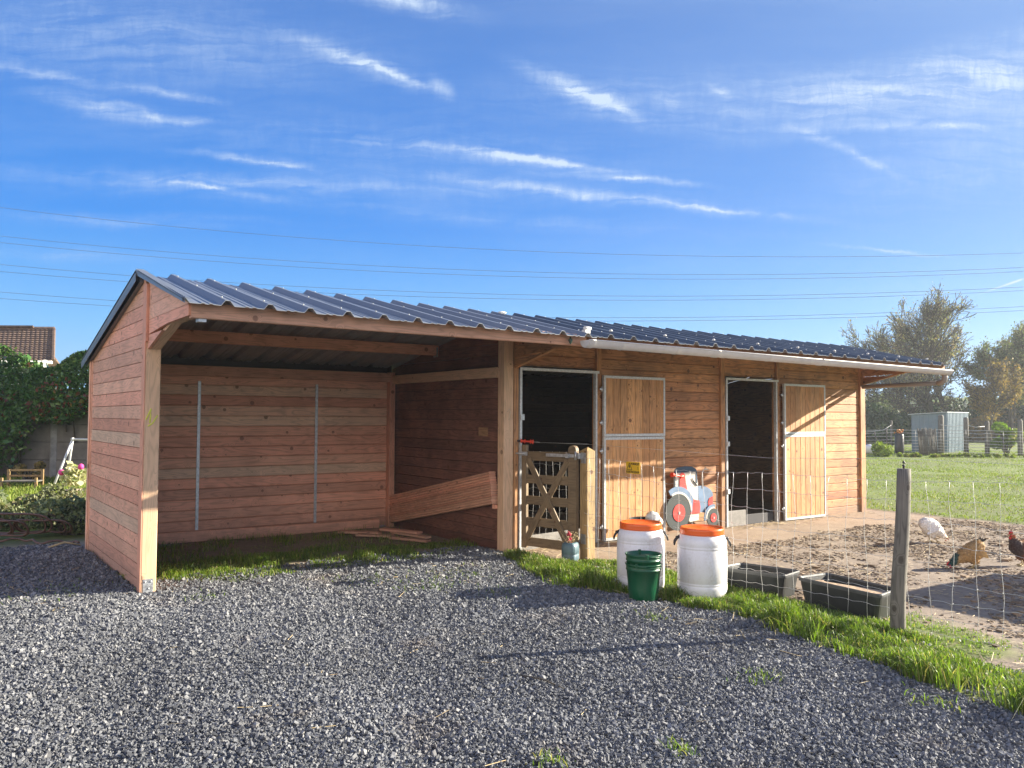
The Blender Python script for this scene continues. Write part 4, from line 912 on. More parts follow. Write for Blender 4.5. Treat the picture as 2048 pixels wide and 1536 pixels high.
cut('seat', [(6.76,.83)]+[(6.79,.855),(6.83,.85),(6.855,.82),(6.87,.72),(6.90,.62),(6.96,.53),(7.04,.475),(7.14,.455),(7.16,.37),(7.15,.28),(6.97,.28),(6.94,.38),(6.88,.50),(6.80,.58),(6.745,.62)], TY-.013, M_RED, .01)
cut('bonnet', [(7.13,.30),(7.125,.655),(7.20,.66),(7.30,.64),(7.385,.60),(7.435,.545),(7.44,.30),(7.32,.27)], TY-.0, M_BLUE, .012)
cut('grille', [(7.34,.27),(7.335,.44),(7.36,.48),(7.43,.50),(7.425,.30)], TY-.0125, M_RED, .006)
cut('footplate', [(6.94,.20),(6.96,.275),(7.14,.275),(7.14,.19),(6.96,.17)], TY-.001, M_CREAM)
cut('fender', arc(6.703,.325,.345,28,122)+arc(6.703,.325,.262,122,-5,18)+[(6.985,.32)], TY-.024, M_BLUE, .01)
cut('fender_stripe', arc(6.703,.325,.275,118,2)+arc(6.703,.325,.246,2,118), TY-.035, M_CREAM, .004)
wh = disc('rear_wheel', 6.703, .323, .245, TY-.022, M_TYRE, .014); disc('hub', 6.715, .315, .118, TY-.0365, M_RED, .006, wh); disc('hub_bolt', 6.715, .315, .018, TY-.043, M_GALV, .006, wh)
wh = disc('front_wheel', 7.415, .205, .128, TY-.022, M_TYRE, .014); disc('hub', 7.418, .203, .062, TY-.0365, M_RED, .006, wh); disc('hub_bolt', 7.418, .203, .014, TY-.043, M_GALV, .006, wh)
cut('front_fender', arc(7.415,.205,.185,75,190)+arc(7.415,.205,.135,190,75), TY-.0245, M_BLUE, .01)
cut('front_stripe', arc(7.415,.205,.150,80,185)+arc(7.415,.205,.130,185,80), TY-.035, M_CREAM, .004)
mb = MB(); p = [tc2(7.215,.62), tc2(7.215,.84), tc2(7.235,.875), tc2(7.28,.885), tc2(7.33,.88)]; mb.tube([(x, TY-.01, z) for x, z in p], .009, 8); mb.build('exhaust', M_CREAM, TR)
mb = MB(); a, b = tc2(7.02,.735), tc2(7.10,.665); mb.tube([(a[0],TY-.02,a[1]),(b[0],TY-.02,b[1])], .007, 6); a2, b2 = tc2(7.0,.77), tc2(7.045,.70); mb.tube([(a2[0],TY-.02,a2[1]),(b2[0],TY-.02,b2[1])], .006, 6); mb.build('steering_wheel', M_TYRE, TR)
mb = MB(); a, b = tc2(6.57,.835), tc2(6.79,.805); mb.tube([(a[0],TY-.04,a[1]),(a[0]+.03,TY-.04,a[1]-.003),(a[0]+.045,TY-.04,a[1]-.005),(b[0]-.04,TY-.04,b[1]),(b[0],TY-.04,b[1])], [.034,.03,.013,.013,.024], 12); mb.build('lever_handle', M_REDPL, TR)

# ================================================================== HENS
def feather_mat(name):
    mt, t = mat(name); at = t.n('ShaderNodeAttribute', attribute_name='col').outputs['Color']; o = t.n('ShaderNodeTexCoord').outputs['Object']
    vo = t.n('ShaderNodeTexVoronoi'); t.set(vo, 'Vector', o); vo.inputs['Scale'].default_value = 55
    f = t.smooth(vo.outputs['Distance'], .1, .8, 1.12, .86); c = t.mix(1.0, at, t.comb(f, f, f), 'MULTIPLY')
    t.bsdf(c, .75, 0, t.bump(vo.outputs['Distance'], .5, .008)); return mt
M_FEATH = feather_mat('feathers'); M_COMB = plain('red_comb', (.55,.02,.03), .5, 0, .2, 40); M_BEAK = plain('beak', (.35,.24,.10), .5); M_LEG = plain('hen_leg', (.42,.33,.16), .6, 0, .2, 40)
def body_mesh(name, blobs, colf, parent, vox=.009):
    bm = bmesh.new()
    for (c, r, ry) in blobs:
        mtx = Matrix.Translation(Vector(c)) @ Matrix.Rotation(ry, 4, 'Y') @ Matrix.Diagonal((*r, 1)); bmesh.ops.create_icosphere(bm, subdivisions=3, radius=1, matrix=mtx)
    me = bpy.data.meshes.new(name); bm.to_mesh(me); bm.free(); o = bpy.data.objects.new(name, me); C.objects.link(o)
    md = o.modifiers.new('r', 'REMESH'); md.mode = 'VOXEL'; md.voxel_size = vox; md.use_smooth_shade = True
    sm_ = o.modifiers.new('s', 'SMOOTH'); sm_.factor = .6; sm_.iterations = 5
    dg = bpy.context.evaluated_depsgraph_get(); me2 = bpy.data.meshes.new_from_object(o.evaluated_get(dg)); o.modifiers.clear(); o.data = me2
    n = len(me2.vertices); co = np.zeros(n*3); me2.vertices.foreach_get('co', co); co = co.reshape(-1, 3); nr = np.zeros(n*3); me2.vertices.foreach_get('normal', nr); nr = nr.reshape(-1, 3)
    d = (np.sin(co[:,0]*160+co[:,2]*60)*np.sin(co[:,1]*150)+rng.normal(0,.5,n))*.0022; co = co+nr*d[:,None]; me2.vertices.foreach_set('co', co.ravel())
    ca = me2.color_attributes.new('col', 'FLOAT_COLOR', 'POINT'); cl = np.ones((n,4)); cl[:,:3] = colf(co); ca.data.foreach_set('color', cl.ravel()); me2.materials.clear(); me2.materials.append(M_FEATH); me2.update()
    o.parent = parent
    wh = colf(co).mean() > .45; k = rng.integers(0, n, 500 if wh else 1000); k = k[co[k,2] > .05]; b = co[k]; nn = nr[k]; back = np.array([-1,0,-.25])[None]-nn*(nn@np.array([-1,0,-.25]))[:,None]; back /= np.linalg.norm(back,axis=1,keepdims=True)+1e-6
    d_ = back+nn*rng.uniform(.06,.22 if wh else .4,(len(k),1))+rng.normal(0,.08,(len(k),3)); sd = np.cross(d_, nn); sd /= np.linalg.norm(sd,axis=1,keepdims=True)+1e-6; Lf = np.where(cl[k,0] > .5, .026, .020)[:,None]*rng.uniform(.6,1.3,(len(k),1))
    V_ = np.stack([b-sd*.004, b+d_*Lf*.5-sd*.006, b+d_*Lf, b+d_*Lf*.5+sd*.006],1).reshape(-1,3); pl = npmesh('plumage', V_, (np.arange(len(k))*4)[:,None]+np.array([[0,1,2,3]]), M_FEATH, parent=parent)
    c4 = np.ones((len(k)*4,4)); c4[:,:3] = np.repeat(cl[k,:3]*rng.uniform(.95 if wh else .75,1.15 if wh else 1.4,(len(k),1)),4,0); pl.data.color_attributes.new('col','FLOAT_COLOR','POINT').data.foreach_set('color', c4.ravel())
    return o
def feathers(name, base, tips, wd, col, parent):
    """fan of curved tapering feathers from base to each tip"""
    V, F_, cl = [], [], []
    for tp in tips:
        b, p = Vector(base), Vector(tp); d = p-b; side = d.cross(Vector((0,1,0))); side = (d.cross(Vector((rng.normal(0,.4),1,rng.normal(0,.2))))).normalized()
        i0 = len(V); S = 6
        for i in range(S+1):
            f = i/S; q = b+d*f+Vector((0,0,-.25*d.length*(f*f-f*.6)))+Vector((rng.normal(0,.002),)*3); ww = wd*math.sin(math.pi*min(1,f*.82+.12))**.7
            V += [tuple(q-side*ww), tuple(q+side*ww)]
            cl += [col(f)]*2
        for i in range(S): F_.append((i0+2*i, i0+2*i+1, i0+2*i+3, i0+2*i+2))
    o = npmesh(name, np.array(V), np.array(F_), M_FEATH, smooth=True, parent=parent); ca = o.data.color_attributes.new('col', 'FLOAT_COLOR', 'POINT'); c4 = np.ones((len(V),4)); c4[:,:3] = cl; ca.data.foreach_set('color', c4.ravel()); return o
def hen_leg(par, x, y, top, foot, lift=False):
    mb = MB(); knee = Vector((foot[0]-.02, foot[1], (top[2]+foot[2])/2+.005)); mb.tube([top, knee, (foot[0], foot[1], .012)], [.011,.0065,.006], 8, tone=(.5,.5,.5))
    for a in (-.5, 0, .5, math.pi): L = .042 if a != math.pi else .022; mb.tube([(foot[0],foot[1],.012), (foot[0]+math.cos(a)*L*.5, foot[1]+math.sin(a)*L*.5, .009), (foot[0]+math.cos(a)*L, foot[1]+math.sin(a)*L, .003)], [.006,.005,.0025], 6)
    return mb.build('leg', M_LEG, par)
def head_bits(par, c, fwd, up, comb=1.0, cm=None):
    c, f, u_ = Vector(c), Vector(fwd).normalized(), Vector(up).normalized()
    mb = MB(); mb.tube([c+f*.018, c+f*.032-u_*.002, c+f*.044-u_*.008], [.009,.006,.001], 8); mb.build('beak', M_BEAK, par)
    mb = MB(); s = f.cross(u_).normalized()
    pts = [(-.022,.012),(-.03,.030*comb),(-.018,.026*comb),(-.010,.042*comb),(-.002,.030*comb),(.006,.042*comb),(.012,.028*comb),(.020,.030*comb),(.022,.010)]
    mb.prism(pts, c+s*-.003, f, u_, .006 if f.cross(u_).dot(s) > 0 else -.006); mb.build('comb', cm or M_COMB, par)
    mb = MB(); mb.ell(c+f*.014-u_*.028+s*.007, (.009,.006,.014*comb), 8); mb.ell(c+f*.014-u_*.028-s*.007, (.009,.006,.014*comb), 8); mb.ell(c+f*.012-u_*.002+s*.017, (.012,.004,.010), 8); mb.ell(c+f*.012-u_*.002-s*.017, (.012,.004,.010), 8); mb.build('wattle', cm or M_COMB, par)
    mb = MB(); mb.ell(c+f*.010+u_*.005+s*.0205, (.0035,.0022,.0035), 8); mb.ell(c+f*.010+u_*.005-s*.0205, (.0035,.0022,.0035), 8); mb.build('eye', M_BLACKP, par)
SC = 1.0
# white hen, head down to the right, rump high
yaw = math.atan2(-.586, .81)
H1 = thing('hen', 'fluffy white hen bending down to the ground at the far side of the yard', 'hen', (9.03, -2.52, gz(9.03,-2.52)), yaw+.1); H1.scale = (1.18,)*3
white = lambda co: np.stack([.80-.10*(co[:,0] > .13), .77-.22*np.clip((co[:,0]-.10)/.06,0,1), .72-.35*np.clip((co[:,0]-.10)/.06,0,1)],1)
body_mesh('body', [((-.03,0,.165),(.115,.085,.095),.5),((-.085,0,.20),(.07,.07,.075),.3),((.05,0,.125),(.075,.062,.062),.7),((.095,0,.09),(.045,.04,.045),.9),((.125,0,.062),(.030,.026,.030),.6),((.145,0,.052),(.022,.019,.019),.2),((-.02,.03,.08),(.03,.025,.04),0),((-.02,-.03,.08),(.03,.025,.04),0)], white, H1)
feathers('tail', (-.09,0,.22), [(-.10+.035*k_, rng.normal(0,.02), .275-.006*abs(k_-1)) for k_ in (-1.5,-1,-.5,0,.5,1,1.5)]+[(-.15,.01*k_,.22+.01*k_) for k_ in (-2,-1,0,1,2)], .016, lambda f: (.72,.70,.66), H1)
feathers('wing', (.02,-.08,.17), [(-.12,-.085,.12),(-.11,-.088,.14),(-.10,-.088,.155),(-.12,-.08,.17)], .022, lambda f: (.80,.77,.72), H1)
hen_leg(H1, 0, 0, (-.02,.03,.06), (-.01,.03,0)); hen_leg(H1, 0, 0, (-.02,-.03,.06), (.03,-.03,0)); head_bits(H1, (.150,0,.050), (.8,0,-.6), (.6,0,.8), .5, plain('pale_comb', (.45,.20,.13), .6))
# tan hen with dark neck pecking to the left
yawL = math.atan2(.586, -.81)
H2 = thing('hen', 'tan hen with a green black neck pecking at the ground', 'hen', (7.66, -3.60, gz(7.66,-3.6)), yawL); H2.scale = (1.15,)*3
def c2(co):
    x, z = co[:,0], co[:,2]; dark = np.clip((x-.115+(z-.12)*.15)/.012, 0, 1); tail = np.clip((-x-.125)/.01, 0, 1); edge = np.clip((np.sin(x*130+z*90)*np.sin(z*120-x*40)-.35)*2, 0, 1)*np.clip((-x+.0)/.04, 0, 1)
    c = np.array([.36,.22,.085])[None]*(1-edge[:,None])+np.array([.62,.38,.13])[None]*edge[:,None]
    c = c*(1-dark[:,None])+np.array([.012,.05,.045])[None]*dark[:,None]; return c*(1-tail[:,None])+np.array([.05,.03,.02])[None]*tail[:,None]
body_mesh('body', [((-.03,0,.155),(.12,.082,.09),.55),((-.085,0,.20),(.06,.06,.075),.2),((.04,0,.125),(.08,.068,.07),.6),((.10,0,.095),(.055,.048,.052),.8),((.145,0,.062),(.045,.036,.038),.7),((.182,0,.036),(.026,.021,.022),.4),((-.04,.03,.08),(.035,.028,.045),0),((-.04,-.03,.08),(.035,.028,.045),0)], c2, H2)
feathers('tail', (-.09,0,.235), [(-.115+.02*k_, rng.normal(0,.015), .30-.004*k_*k_) for k_ in (-2,-1,0,1,2)], .014, lambda f: (.035,.035,.035), H2)
feathers('wing', (.03,.082,.17), [(-.14,.08,.13),(-.13,.085,.15),(-.12,.085,.17),(-.10,.08,.19)], .022, lambda f: (.42,.25,.09) if f < .7 else (.60,.37,.13), H2)
hen_leg(H2, 0, 0, (-.04,.03,.06), (-.005,.03,0)); hen_leg(H2, 0, 0, (-.04,-.03,.06), (-.075,-.03,0)); head_bits(H2, (.185,0,.034), (.75,0,-.66), (.66,0,.75), .8)
# red brown cockerel standing
H3 = thing('hen', 'red brown hen standing upright with bright red comb at the edge of the shade', 'hen', (8.30, -3.86, gz(8.3,-3.86)), yawL+.25); H3.scale = (1.12,)*3
def c3(co):
    x, z = co[:,0], co[:,2]; up_ = np.clip((z-.215-(x)*.5)/.03, 0, 1)*np.clip((.10-x)/.03, 0, 1); br = np.clip((x-.0)/.05, 0, 1)
    c = np.array([.22,.085,.035])[None]*(1-br[:,None])+np.array([.05,.03,.028])[None]*br[:,None]; c = c*(1-up_[:,None])+np.array([.46,.25,.10])[None]*up_[:,None]
    hd_ = np.clip((z-.27)/.02, 0, 1); return c*(1-hd_[:,None])+np.array([.30,.10,.035])[None]*hd_[:,None]
body_mesh('body', [((-.02,0,.175),(.115,.075,.085),.25),((.06,0,.195),(.065,.06,.075),-.3),((.095,0,.24),(.04,.036,.05),-.4),((.108,0,.285),(.026,.023,.035),-.2),((.118,0,.305),(.024,.02,.02),0),((-.10,0,.205),(.05,.05,.055),.2),((0,.028,.095),(.032,.026,.045),0),((0,-.028,.095),(.032,.026,.045),0)], c3, H3)
feathers('tail', (-.11,0,.23), [(-.20+.02*k_, rng.normal(0,.02), .32+.014*k_) for k_ in (-2,-1,0,1,2,3)], .016, lambda f: (.40,.22,.09), H3)
feathers('wing', (.03,.075,.20), [(-.15,.07,.16),(-.14,.075,.18),(-.13,.075,.20)], .022, lambda f: (.20,.08,.035), H3)
hen_leg(H3, 0, 0, (.0,.028,.07), (.02,.028,0)); hen_leg(H3, 0, 0, (.0,-.028,.07), (-.02,-.028,0)); head_bits(H3, (.120,0,.308), (1,0,-.1), (.1,0,1), 1.1)

# ================================================================== COOP guessed, added just outside the view to cast the yard shadow
def wp(px, py, Zc):
    d = FV+RV*((px-1024)/1629.75)-UV_*((py-768)/1629.75); return CAMP+d*Zc
CP = thing('shadow_coop', 'stand-in wooden coop out of view, added to cast the shadow across the yard', 'coop', (10.4, -6.05, gz(10.4,-6.05)))
mb = MB(); 
for (lo, hi) in (((-.75,-.6,.3),(.75,-.575,1.5)),((-.75,.575,.3),(.75,.6,1.5)),((-.75,-.575,.3),(-.725,.575,1.5)),((.725,-.575,.3),(.75,.575,1.5))): mb.box(lo, hi, .002)
mb.build('wall', W_GREY, CP)
mb = MB(); mb.plank((-.85,-.1,1.60), (.85,-.1,1.50), (0,1,0), 1.45, .04); mb.build('roof', M_FELT, CP)
for sx in (-1,1):
    for sy in (-1,1): mb = MB(); mb.box((sx*.7-.03,sy*.55-.03,-.05),(sx*.7+.03,sy*.55+.03,.3)); mb.build('leg', W_GREY, CP)
mb = MB(); mb.box((-.78,-.2,.35),(-.755,.15,.75),.002); mb.build('hatch', W_GATE, CP)

# ================================================================== FAR FENCE, SHED, MAT
def P2(px, Zc, z=0.0):
    p = wp(px, 768+1629.75*.0, Zc); q = CAMP+(FV*1.0+RV*((px-1024)/1629.75))*Zc; return Vector((q.x, q.y, z))
FF = thing('pasture_fence', 'grey post and wire fence along the far edge of the pasture', 'fence')
fpts = [(1690,38.5),(1781,38),(1880,37),(1930,36.6),(1972,36.3),(2038,36),(2120,36),(2230,36)]
hs = [1.4,1.5,1.75,1.65,1.5,1.6,1.5,1.5]; rs_ = [.05,.06,.13,.11,.10,.11,.1,.1]
for (px, Zc), h_, r_ in zip(fpts, hs, rs_):
    p = P2(px, Zc); z0 = gz(p.x, p.y); mb = MB(); mb.tube([(p.x,p.y,z0-.2),(p.x+.01,p.y,z0+h_*.5),(p.x+.02,p.y,z0+h_-.06),(p.x+.02,p.y,z0+h_)], [r_,r_*.97,r_*.92,r_*.6], 9); mb.build('fence_post', W_GREY, FF)
mb = MB(); L_ = [P2(px, Zc-.15) for px, Zc in fpts]
for z in (.10,.22,.34,.48,.62,.78,.94,1.08):
    pts = []
    for a, b in zip(L_, L_[1:]):
        for f in (0,.25,.5,.75): q = a.lerp(b, f); pts.append((q.x, q.y, z+gz(q.x,q.y)-.03*math.sin(f*math.pi)+rng.normal(0,.006)))
    mb.tube(pts, .011, 4)
for i, (a, b) in enumerate(zip(L_, L_[1:])):
    n_ = int((b-a).length/.5)
    for k_ in range(n_): q = a.lerp(b, k_/n_); z0 = gz(q.x,q.y); mb.tube([(q.x,q.y,z0+.1),(q.x,q.y,z0+1.08)], .005, 3)
pts = [(P2(x_, 37.0).x, P2(x_, 37.0).y, z_) for x_, z_ in ((1690,1.0),(1740,1.02),(1765,1.1),(1781,1.32))]; mb.tube(pts, .012, 4)
pts = [(P2(x_, 36.8).x, P2(x_, 36.8).y, z_) for x_, z_ in ((1880,1.35),(1905,1.28),(1930,1.36),(1950,1.25),(1972,1.3))]; mb.tube(pts, .012, 4)
mb.build('wire_mesh', M_WIRE, FF)
def stake(px, Zc, h_, lean, label):
    p = P2(px, Zc); z0 = gz(p.x,p.y); mb = MB(); mb.tube([(p.x,p.y,z0-.1),(p.x+lean*RV.x,p.y+lean*RV.y,z0+h_)], .028, 6); return tag(mb.build('stake', M_GALV if px > 1990 else W_GREY, None), label, 'stake')
stake(1762, 37.6, 1.0, -.35, 'thin stake leaning left beside the first post of the pasture fence'); stake(1773, 37.4, 1.15, -.03, 'upright stake next to the leaning one at the pasture fence')
# shed
SD = thing('metal_shed', 'pale green grey corrugated metal shed with flat roof behind the pasture fence', 'shed')
sA, sB, sC = P2(1822, 38.5), P2(1893, 38.0), P2(1934, 40.4); z0 = -.1
sDp = sA+(sC-sB)
def corr(a, b, zt0, zt1, name, amp=.02, pit=.2, out=1, mat_=M_SHED):
    d = b-a; L = d.length; d.normalize(); nrm = Vector((d.y,-d.x,0))*out; n_ = int(L/pit); mb = MB(); prof = []
    for k_ in range(n_): 
        s0 = L*k_/n_; w_ = L/n_
        for f, o_ in ((0,0),(.35,0),(.45,amp),(.85,amp),(.95,0)): prof.append((s0+w_*f, o_))
    prof.append((L, 0)); i0 = 0
    for s_, o_ in prof:
        p = a+d*s_+nrm*o_; zt = zt0+(zt1-zt0)*s_/L; mb.v += [(p.x,p.y,z0),(p.x,p.y,zt),(p.x-nrm.x*.012,p.y-nrm.y*.012,z0),(p.x-nrm.x*.012,p.y-nrm.y*.012,zt)]
    for k_ in range(len(prof)-1):
        i = k_*4; mb.face((i,i+4,i+5,i+1)); mb.face((i+2,i+3,i+7,i+6)); mb.face((i+1,i+5,i+7,i+3))
    return mb.build(name, mat_, SD)
corr(sA, sB, 1.80, 1.90, 'wall', .014, .36); corr(sB, sC, 1.90, 1.90, 'wall', .035, .22); corr(sC, sDp, 1.9, 1.8, 'wall'); corr(sDp, sA, 1.8, 1.8, 'wall')
mb = MB(); ov = .12; u1 = (sB-sA).normalized(); u2 = (sC-sB).normalized()
q = [sA-u1*ov-u2*ov, sB+u1*.04-u2*ov, sC+u1*.04+u2*ov, sDp-u1*ov+u2*ov]; zz = [1.80,1.915,1.915,1.80]
for dz in (0,.04):
    for p, z in zip(q, zz): mb.v.append((p.x,p.y,z+dz))
mb.face((3,2,1,0)); mb.face((4,5,6,7))
for k_ in range(4): mb.face((k_,(k_+1)%4,4+(k_+1)%4,4+k_))
mb.build('roof', plain('shed_roof', (.35,.40,.41), .45, .2, .08, 3), SD)
# reed mat
RM = thing('reed_panel', 'weathered reed fence panel propped against the pasture fence before the shed', 'panel'); mb = MB(); rj = random.Random(4)
a, b = P2(1839, 36.2), P2(1872, 35.9); n_ = 34
for k_ in range(n_):
    f = k_/(n_-1); p = a.lerp(b, f+rj.uniform(-.01,.01)); h_ = 1.10+.10*math.sin(f*3)+rj.uniform(-.06,.05); mb.tube([(p.x,p.y,-.02),(p.x+rj.uniform(-.015,.015)-.05,p.y+rj.uniform(-.02,.02)+.04,h_*.5),(p.x-.09+rj.uniform(-.02,.02),p.y+.06,h_)], .014, 4)
mb.build('reeds', W_GREY, RM)
for f in (-.03, 1.03): 
    p = a.lerp(b, f); mb = MB(); mb.tube([(p.x,p.y,-.1),(p.x-.08,p.y+.05,1.2)], .025, 6); mb.build('pole', W_GREY, RM)
p = P2(1797, 37.3); BB = thing('planter', 'tall dark tub with a tuft of orange flowers standing at the pasture fence', 'planter', (p.x, p.y, gz(p.x,p.y)))
mb = MB(); mb.lathe([(.0001,-.05),(.16,-.05),(.2,.1),(.19,.85),(.16,.9),(.0001,.9)], n=18); mb.build('tub', M_BLACKP, BB)
mb = MB(); rj = random.Random(8)
for k_ in range(40): a = rj.uniform(0,6.28); r_ = rj.uniform(0,.22); mb.ell((math.cos(a)*r_, math.sin(a)*r_, .93+rj.uniform(0,.16)), (.035,.035,.03), 5, tone=(rj.random(),rj.random(),0))
mb.build('flowers', tinted('orange_petals', (.55,.15,.03), (.65,.25,.04), (.15,.2,.03)), BB)
p = P2(1738, 36.5); mb = MB(); mb.lathe([(.0001,0),(.25,0),(.34,.12),(.36,.3),(.30,.38),(.0001,.42)], (p.x,p.y,gz(p.x,p.y)+.02), 20); tag(mb.build('white_tub', M_WHITE, None), 'white upturned plastic tub lying behind the stable corner at the pasture fence', 'tub')

# ================================================================== TREES AND SHRUBS
def leafcloud(name, ctr, mt_, parent, size, tone_shift=None):
    """ctr: (n,3) leaf centres -> quads"""
    n = len(ctr); a = rng.normal(size=(n,3)); a /= np.linalg.norm(a,axis=1,keepdims=True); b = rng.normal(size=(n,3)); b -= a*(a*b).sum(1,keepdims=True); b /= np.linalg.norm(b,axis=1,keepdims=True)
    s = (size*np.exp(rng.normal(0,.3,n)))[:,None]
    V = np.stack([ctr-a*s, ctr-b*s*.55, ctr+a*s, ctr+b*s*.55],1).reshape(-1,3); F_ = (np.arange(n)*4)[:,None]+np.array([[0,1,2,3]])
    tn = rng.random((n,3)); 
    if tone_shift is not None: tn[:,0] = np.clip(tn[:,0]*.6+tone_shift*.6, 0, 1)
    return npmesh(name, V, F_, mt_, np.repeat(tn,4,0), parent=parent)
M_BARK = plain('bark', (.10,.085,.065), .9, 0, .3, 4)
def tree(name, label, base, h, spread, seed, leafmat, lean=(0,0), stems=1, leafn=1.0, lsize=.09, tw=.35, fork=.22, group=None, upw=.55, r0=None):
    rj = random.Random(seed); T_ = thing(name, label, 'tree', tuple(base), 0, group); segs = []; tipsL = []
    def grow(p, d, L, r, depth):
        steps = 4; pts = [p.copy()]; rr = [r]
        for i in range(steps):
            d = (d+Vector((rj.gauss(0,.13),rj.gauss(0,.13),rj.gauss(0,.08)))+Vector((0,0,.07*upw))).normalized(); p = p+d*L/steps; pts.append(p.copy()); rr.append(r*(1-.42*(i+1)/steps))
            if depth >= 2:
                for _ in range(2 if depth > 3 else 1): tipsL.append((p.copy(), depth))
            if depth < 5 and (i >= 1 or depth > 0) and rj.random() < .75:
                q = d.orthogonal().normalized(); q.rotate(Matrix.Rotation(rj.uniform(0,6.28),3,d)); nd = (d*(1-tw)+q*(tw+rj.uniform(0,.25))*spread+Vector((0,0,.12*upw))).normalized(); grow(p, nd, L*rj.uniform(.5,.72), rr[-1]*rj.uniform(.45,.65), depth+1)
        segs.append((pts, rr, depth))
        if depth < 5:
            for _ in range(2): 
                q = d.orthogonal().normalized(); q.rotate(Matrix.Rotation(rj.uniform(0,6.28),3,d)); nd = (d+q*fork*spread*rj.uniform(.7,1.6)+Vector((0,0,.05))).normalized(); grow(p, nd, L*rj.uniform(.58,.78), rr[-1]*.8, depth+1)
        else: tipsL.append((p.copy(), depth))
    r0 = r0 or h*.022
    for s_ in range(stems):
        a = 6.28*s_/max(stems,1)+seed; d = Vector((lean[0]+(.25*math.cos(a) if stems > 1 else 0), lean[1]+(.25*math.sin(a) if stems > 1 else 0), 1)).normalized()
        grow(Vector((.25*math.cos(a)*(stems > 1), .25*math.sin(a)*(stems > 1), -.2)), d, h*.36, r0, 0)
    top = max(t_[0].z for t_ in tipsL); k_ = h/top
    mbt = MB(); mbb = MB()
    for pts, rr, dp in segs: (mbt if dp == 0 else mbb).tube([q*k_ for q in pts], [max(x_, .018) for x_ in rr], 8 if dp < 2 else (5 if dp < 4 else 3), caps=False)
    mbt.build('trunk', M_BARK, T_); mbb.build('limbs', M_BARK, T_)
    tp = np.array([(q.x*k_,q.y*k_,q.z*k_) for q, dp in tipsL]); m_ = int(len(tp)*leafn)
    if m_ > 0:
        if m_ > 60000: m_ = 60000
        idx = rng.integers(0, len(tp), m_); clump = rng.random(len(tp)); keep = rng.random(m_) < .04+clump[idx]**2.2; idx = idx[keep]
        ctr = tp[idx]+rng.normal(0, .16, (len(idx),3)); leafcloud('crown', ctr, leafmat, T_, lsize, clump[idx])
    return T_
M_LW = tinted('willow_leaf', (.15,.18,.10), (.23,.24,.13), (.34,.25,.14), .7, .35)
M_LG = tinted('grey_green_leaf', (.12,.17,.085), (.19,.23,.11), (.26,.24,.12), .7, .3)
M_LY = tinted('yellowing_leaf', (.15,.13,.055), (.24,.18,.07), (.34,.21,.07), .7, .4)
M_LD = tinted('dark_leaf', (.02,.045,.015), (.04,.075,.022), (.08,.10,.03), .55, .2)
def at(px, Zc, dz=0): p = P2(px, Zc); return (p.x, p.y, gz(p.x, p.y)+dz)
TG = 'autumn trees beyond the pasture'
tree('willow_tree', 'thin leaved tree leaning left, first of the tall trees right of the stable roof', at(1838,60), 10.6, 1.0, 3, M_LW, lean=(-.27,.14), leafn=1.2, lsize=.062, group=TG, r0=.30)
tree('willow_tree', 'tall half bare tree with upright trunk behind the left part of the metal shed', at(1862,58), 10.9, 1.0, 5, M_LW, lean=(-.03,.0), leafn=.7, lsize=.06, group=TG, r0=.30)
tree('willow_tree', 'wide browning tree with upright trunk behind the right part of the metal shed', at(1915,56), 9.9, 1.15, 8, M_LW, lean=(.05,.03), leafn=1.0, lsize=.062, group=TG, r0=.32)
tree('willow_tree', 'dense grey green tree at the right edge of the picture', at(2030,58), 8.3, 1.05, 12, M_LG, lean=(.0,0), leafn=2.2, lsize=.07, group=TG)
tree('birch_tree', 'small yellow leaved tree between the tall trees and the dense one', at(1980,55), 5.6, .9, 17, M_LY, lean=(-.05,0), leafn=1.8, lsize=.06, group=TG)
tree('willow_tree', 'grey green tree half cut by the right edge of the picture', at(2110,62), 9.5, 1.1, 21, M_LG, leafn=3, lsize=.075, group=TG)
def bush(name, label, c, r, n, mt_, size, cat='bush', group=None, stems=True, flat=.0, kind=None):
    B_ = thing(name, label, cat, c, 0, group)
    m_ = max(4, n//260); lob = rng.normal(size=(m_,3)); lob /= np.linalg.norm(lob,axis=1,keepdims=True); lob = lob*np.array(r)*rng.uniform(.35,.8,(m_,1)); lob[:,2] = np.abs(lob[:,2])+r[2]*.15
    idx = rng.integers(0,m_,n); v_ = rng.normal(size=(n,3)); v_ /= np.linalg.norm(v_,axis=1,keepdims=True); lr = rng.uniform(.25,.5,m_)*min(r)
    ctr = lob[idx]+v_*(lr[idx]*rng.uniform(.6,1.05,n)**.5)[:,None]*np.array([1.15,1.15,.9]); ctr[:,2] = np.maximum(ctr[:,2], .02)
    leafcloud('foliage', ctr, mt_, B_, size, rng.random(m_)[idx])
    if stems:
        mb = MB(); rj = random.Random(int(c[0]*100)+n)
        for k_ in range(14):
            tgt = Vector(lob[rj.randrange(m_)]); mb.tube([(rj.uniform(-.1,.1),rj.uniform(-.1,.1),-.1), tuple(tgt*.5+Vector((rj.uniform(-.1,.1),rj.uniform(-.1,.1),.1))), tuple(tgt)], [.03,.02,.008], 5)
        mb.build('stem', M_BARK, B_)
    return B_
GH = 'hedge bushes beyond the pasture'
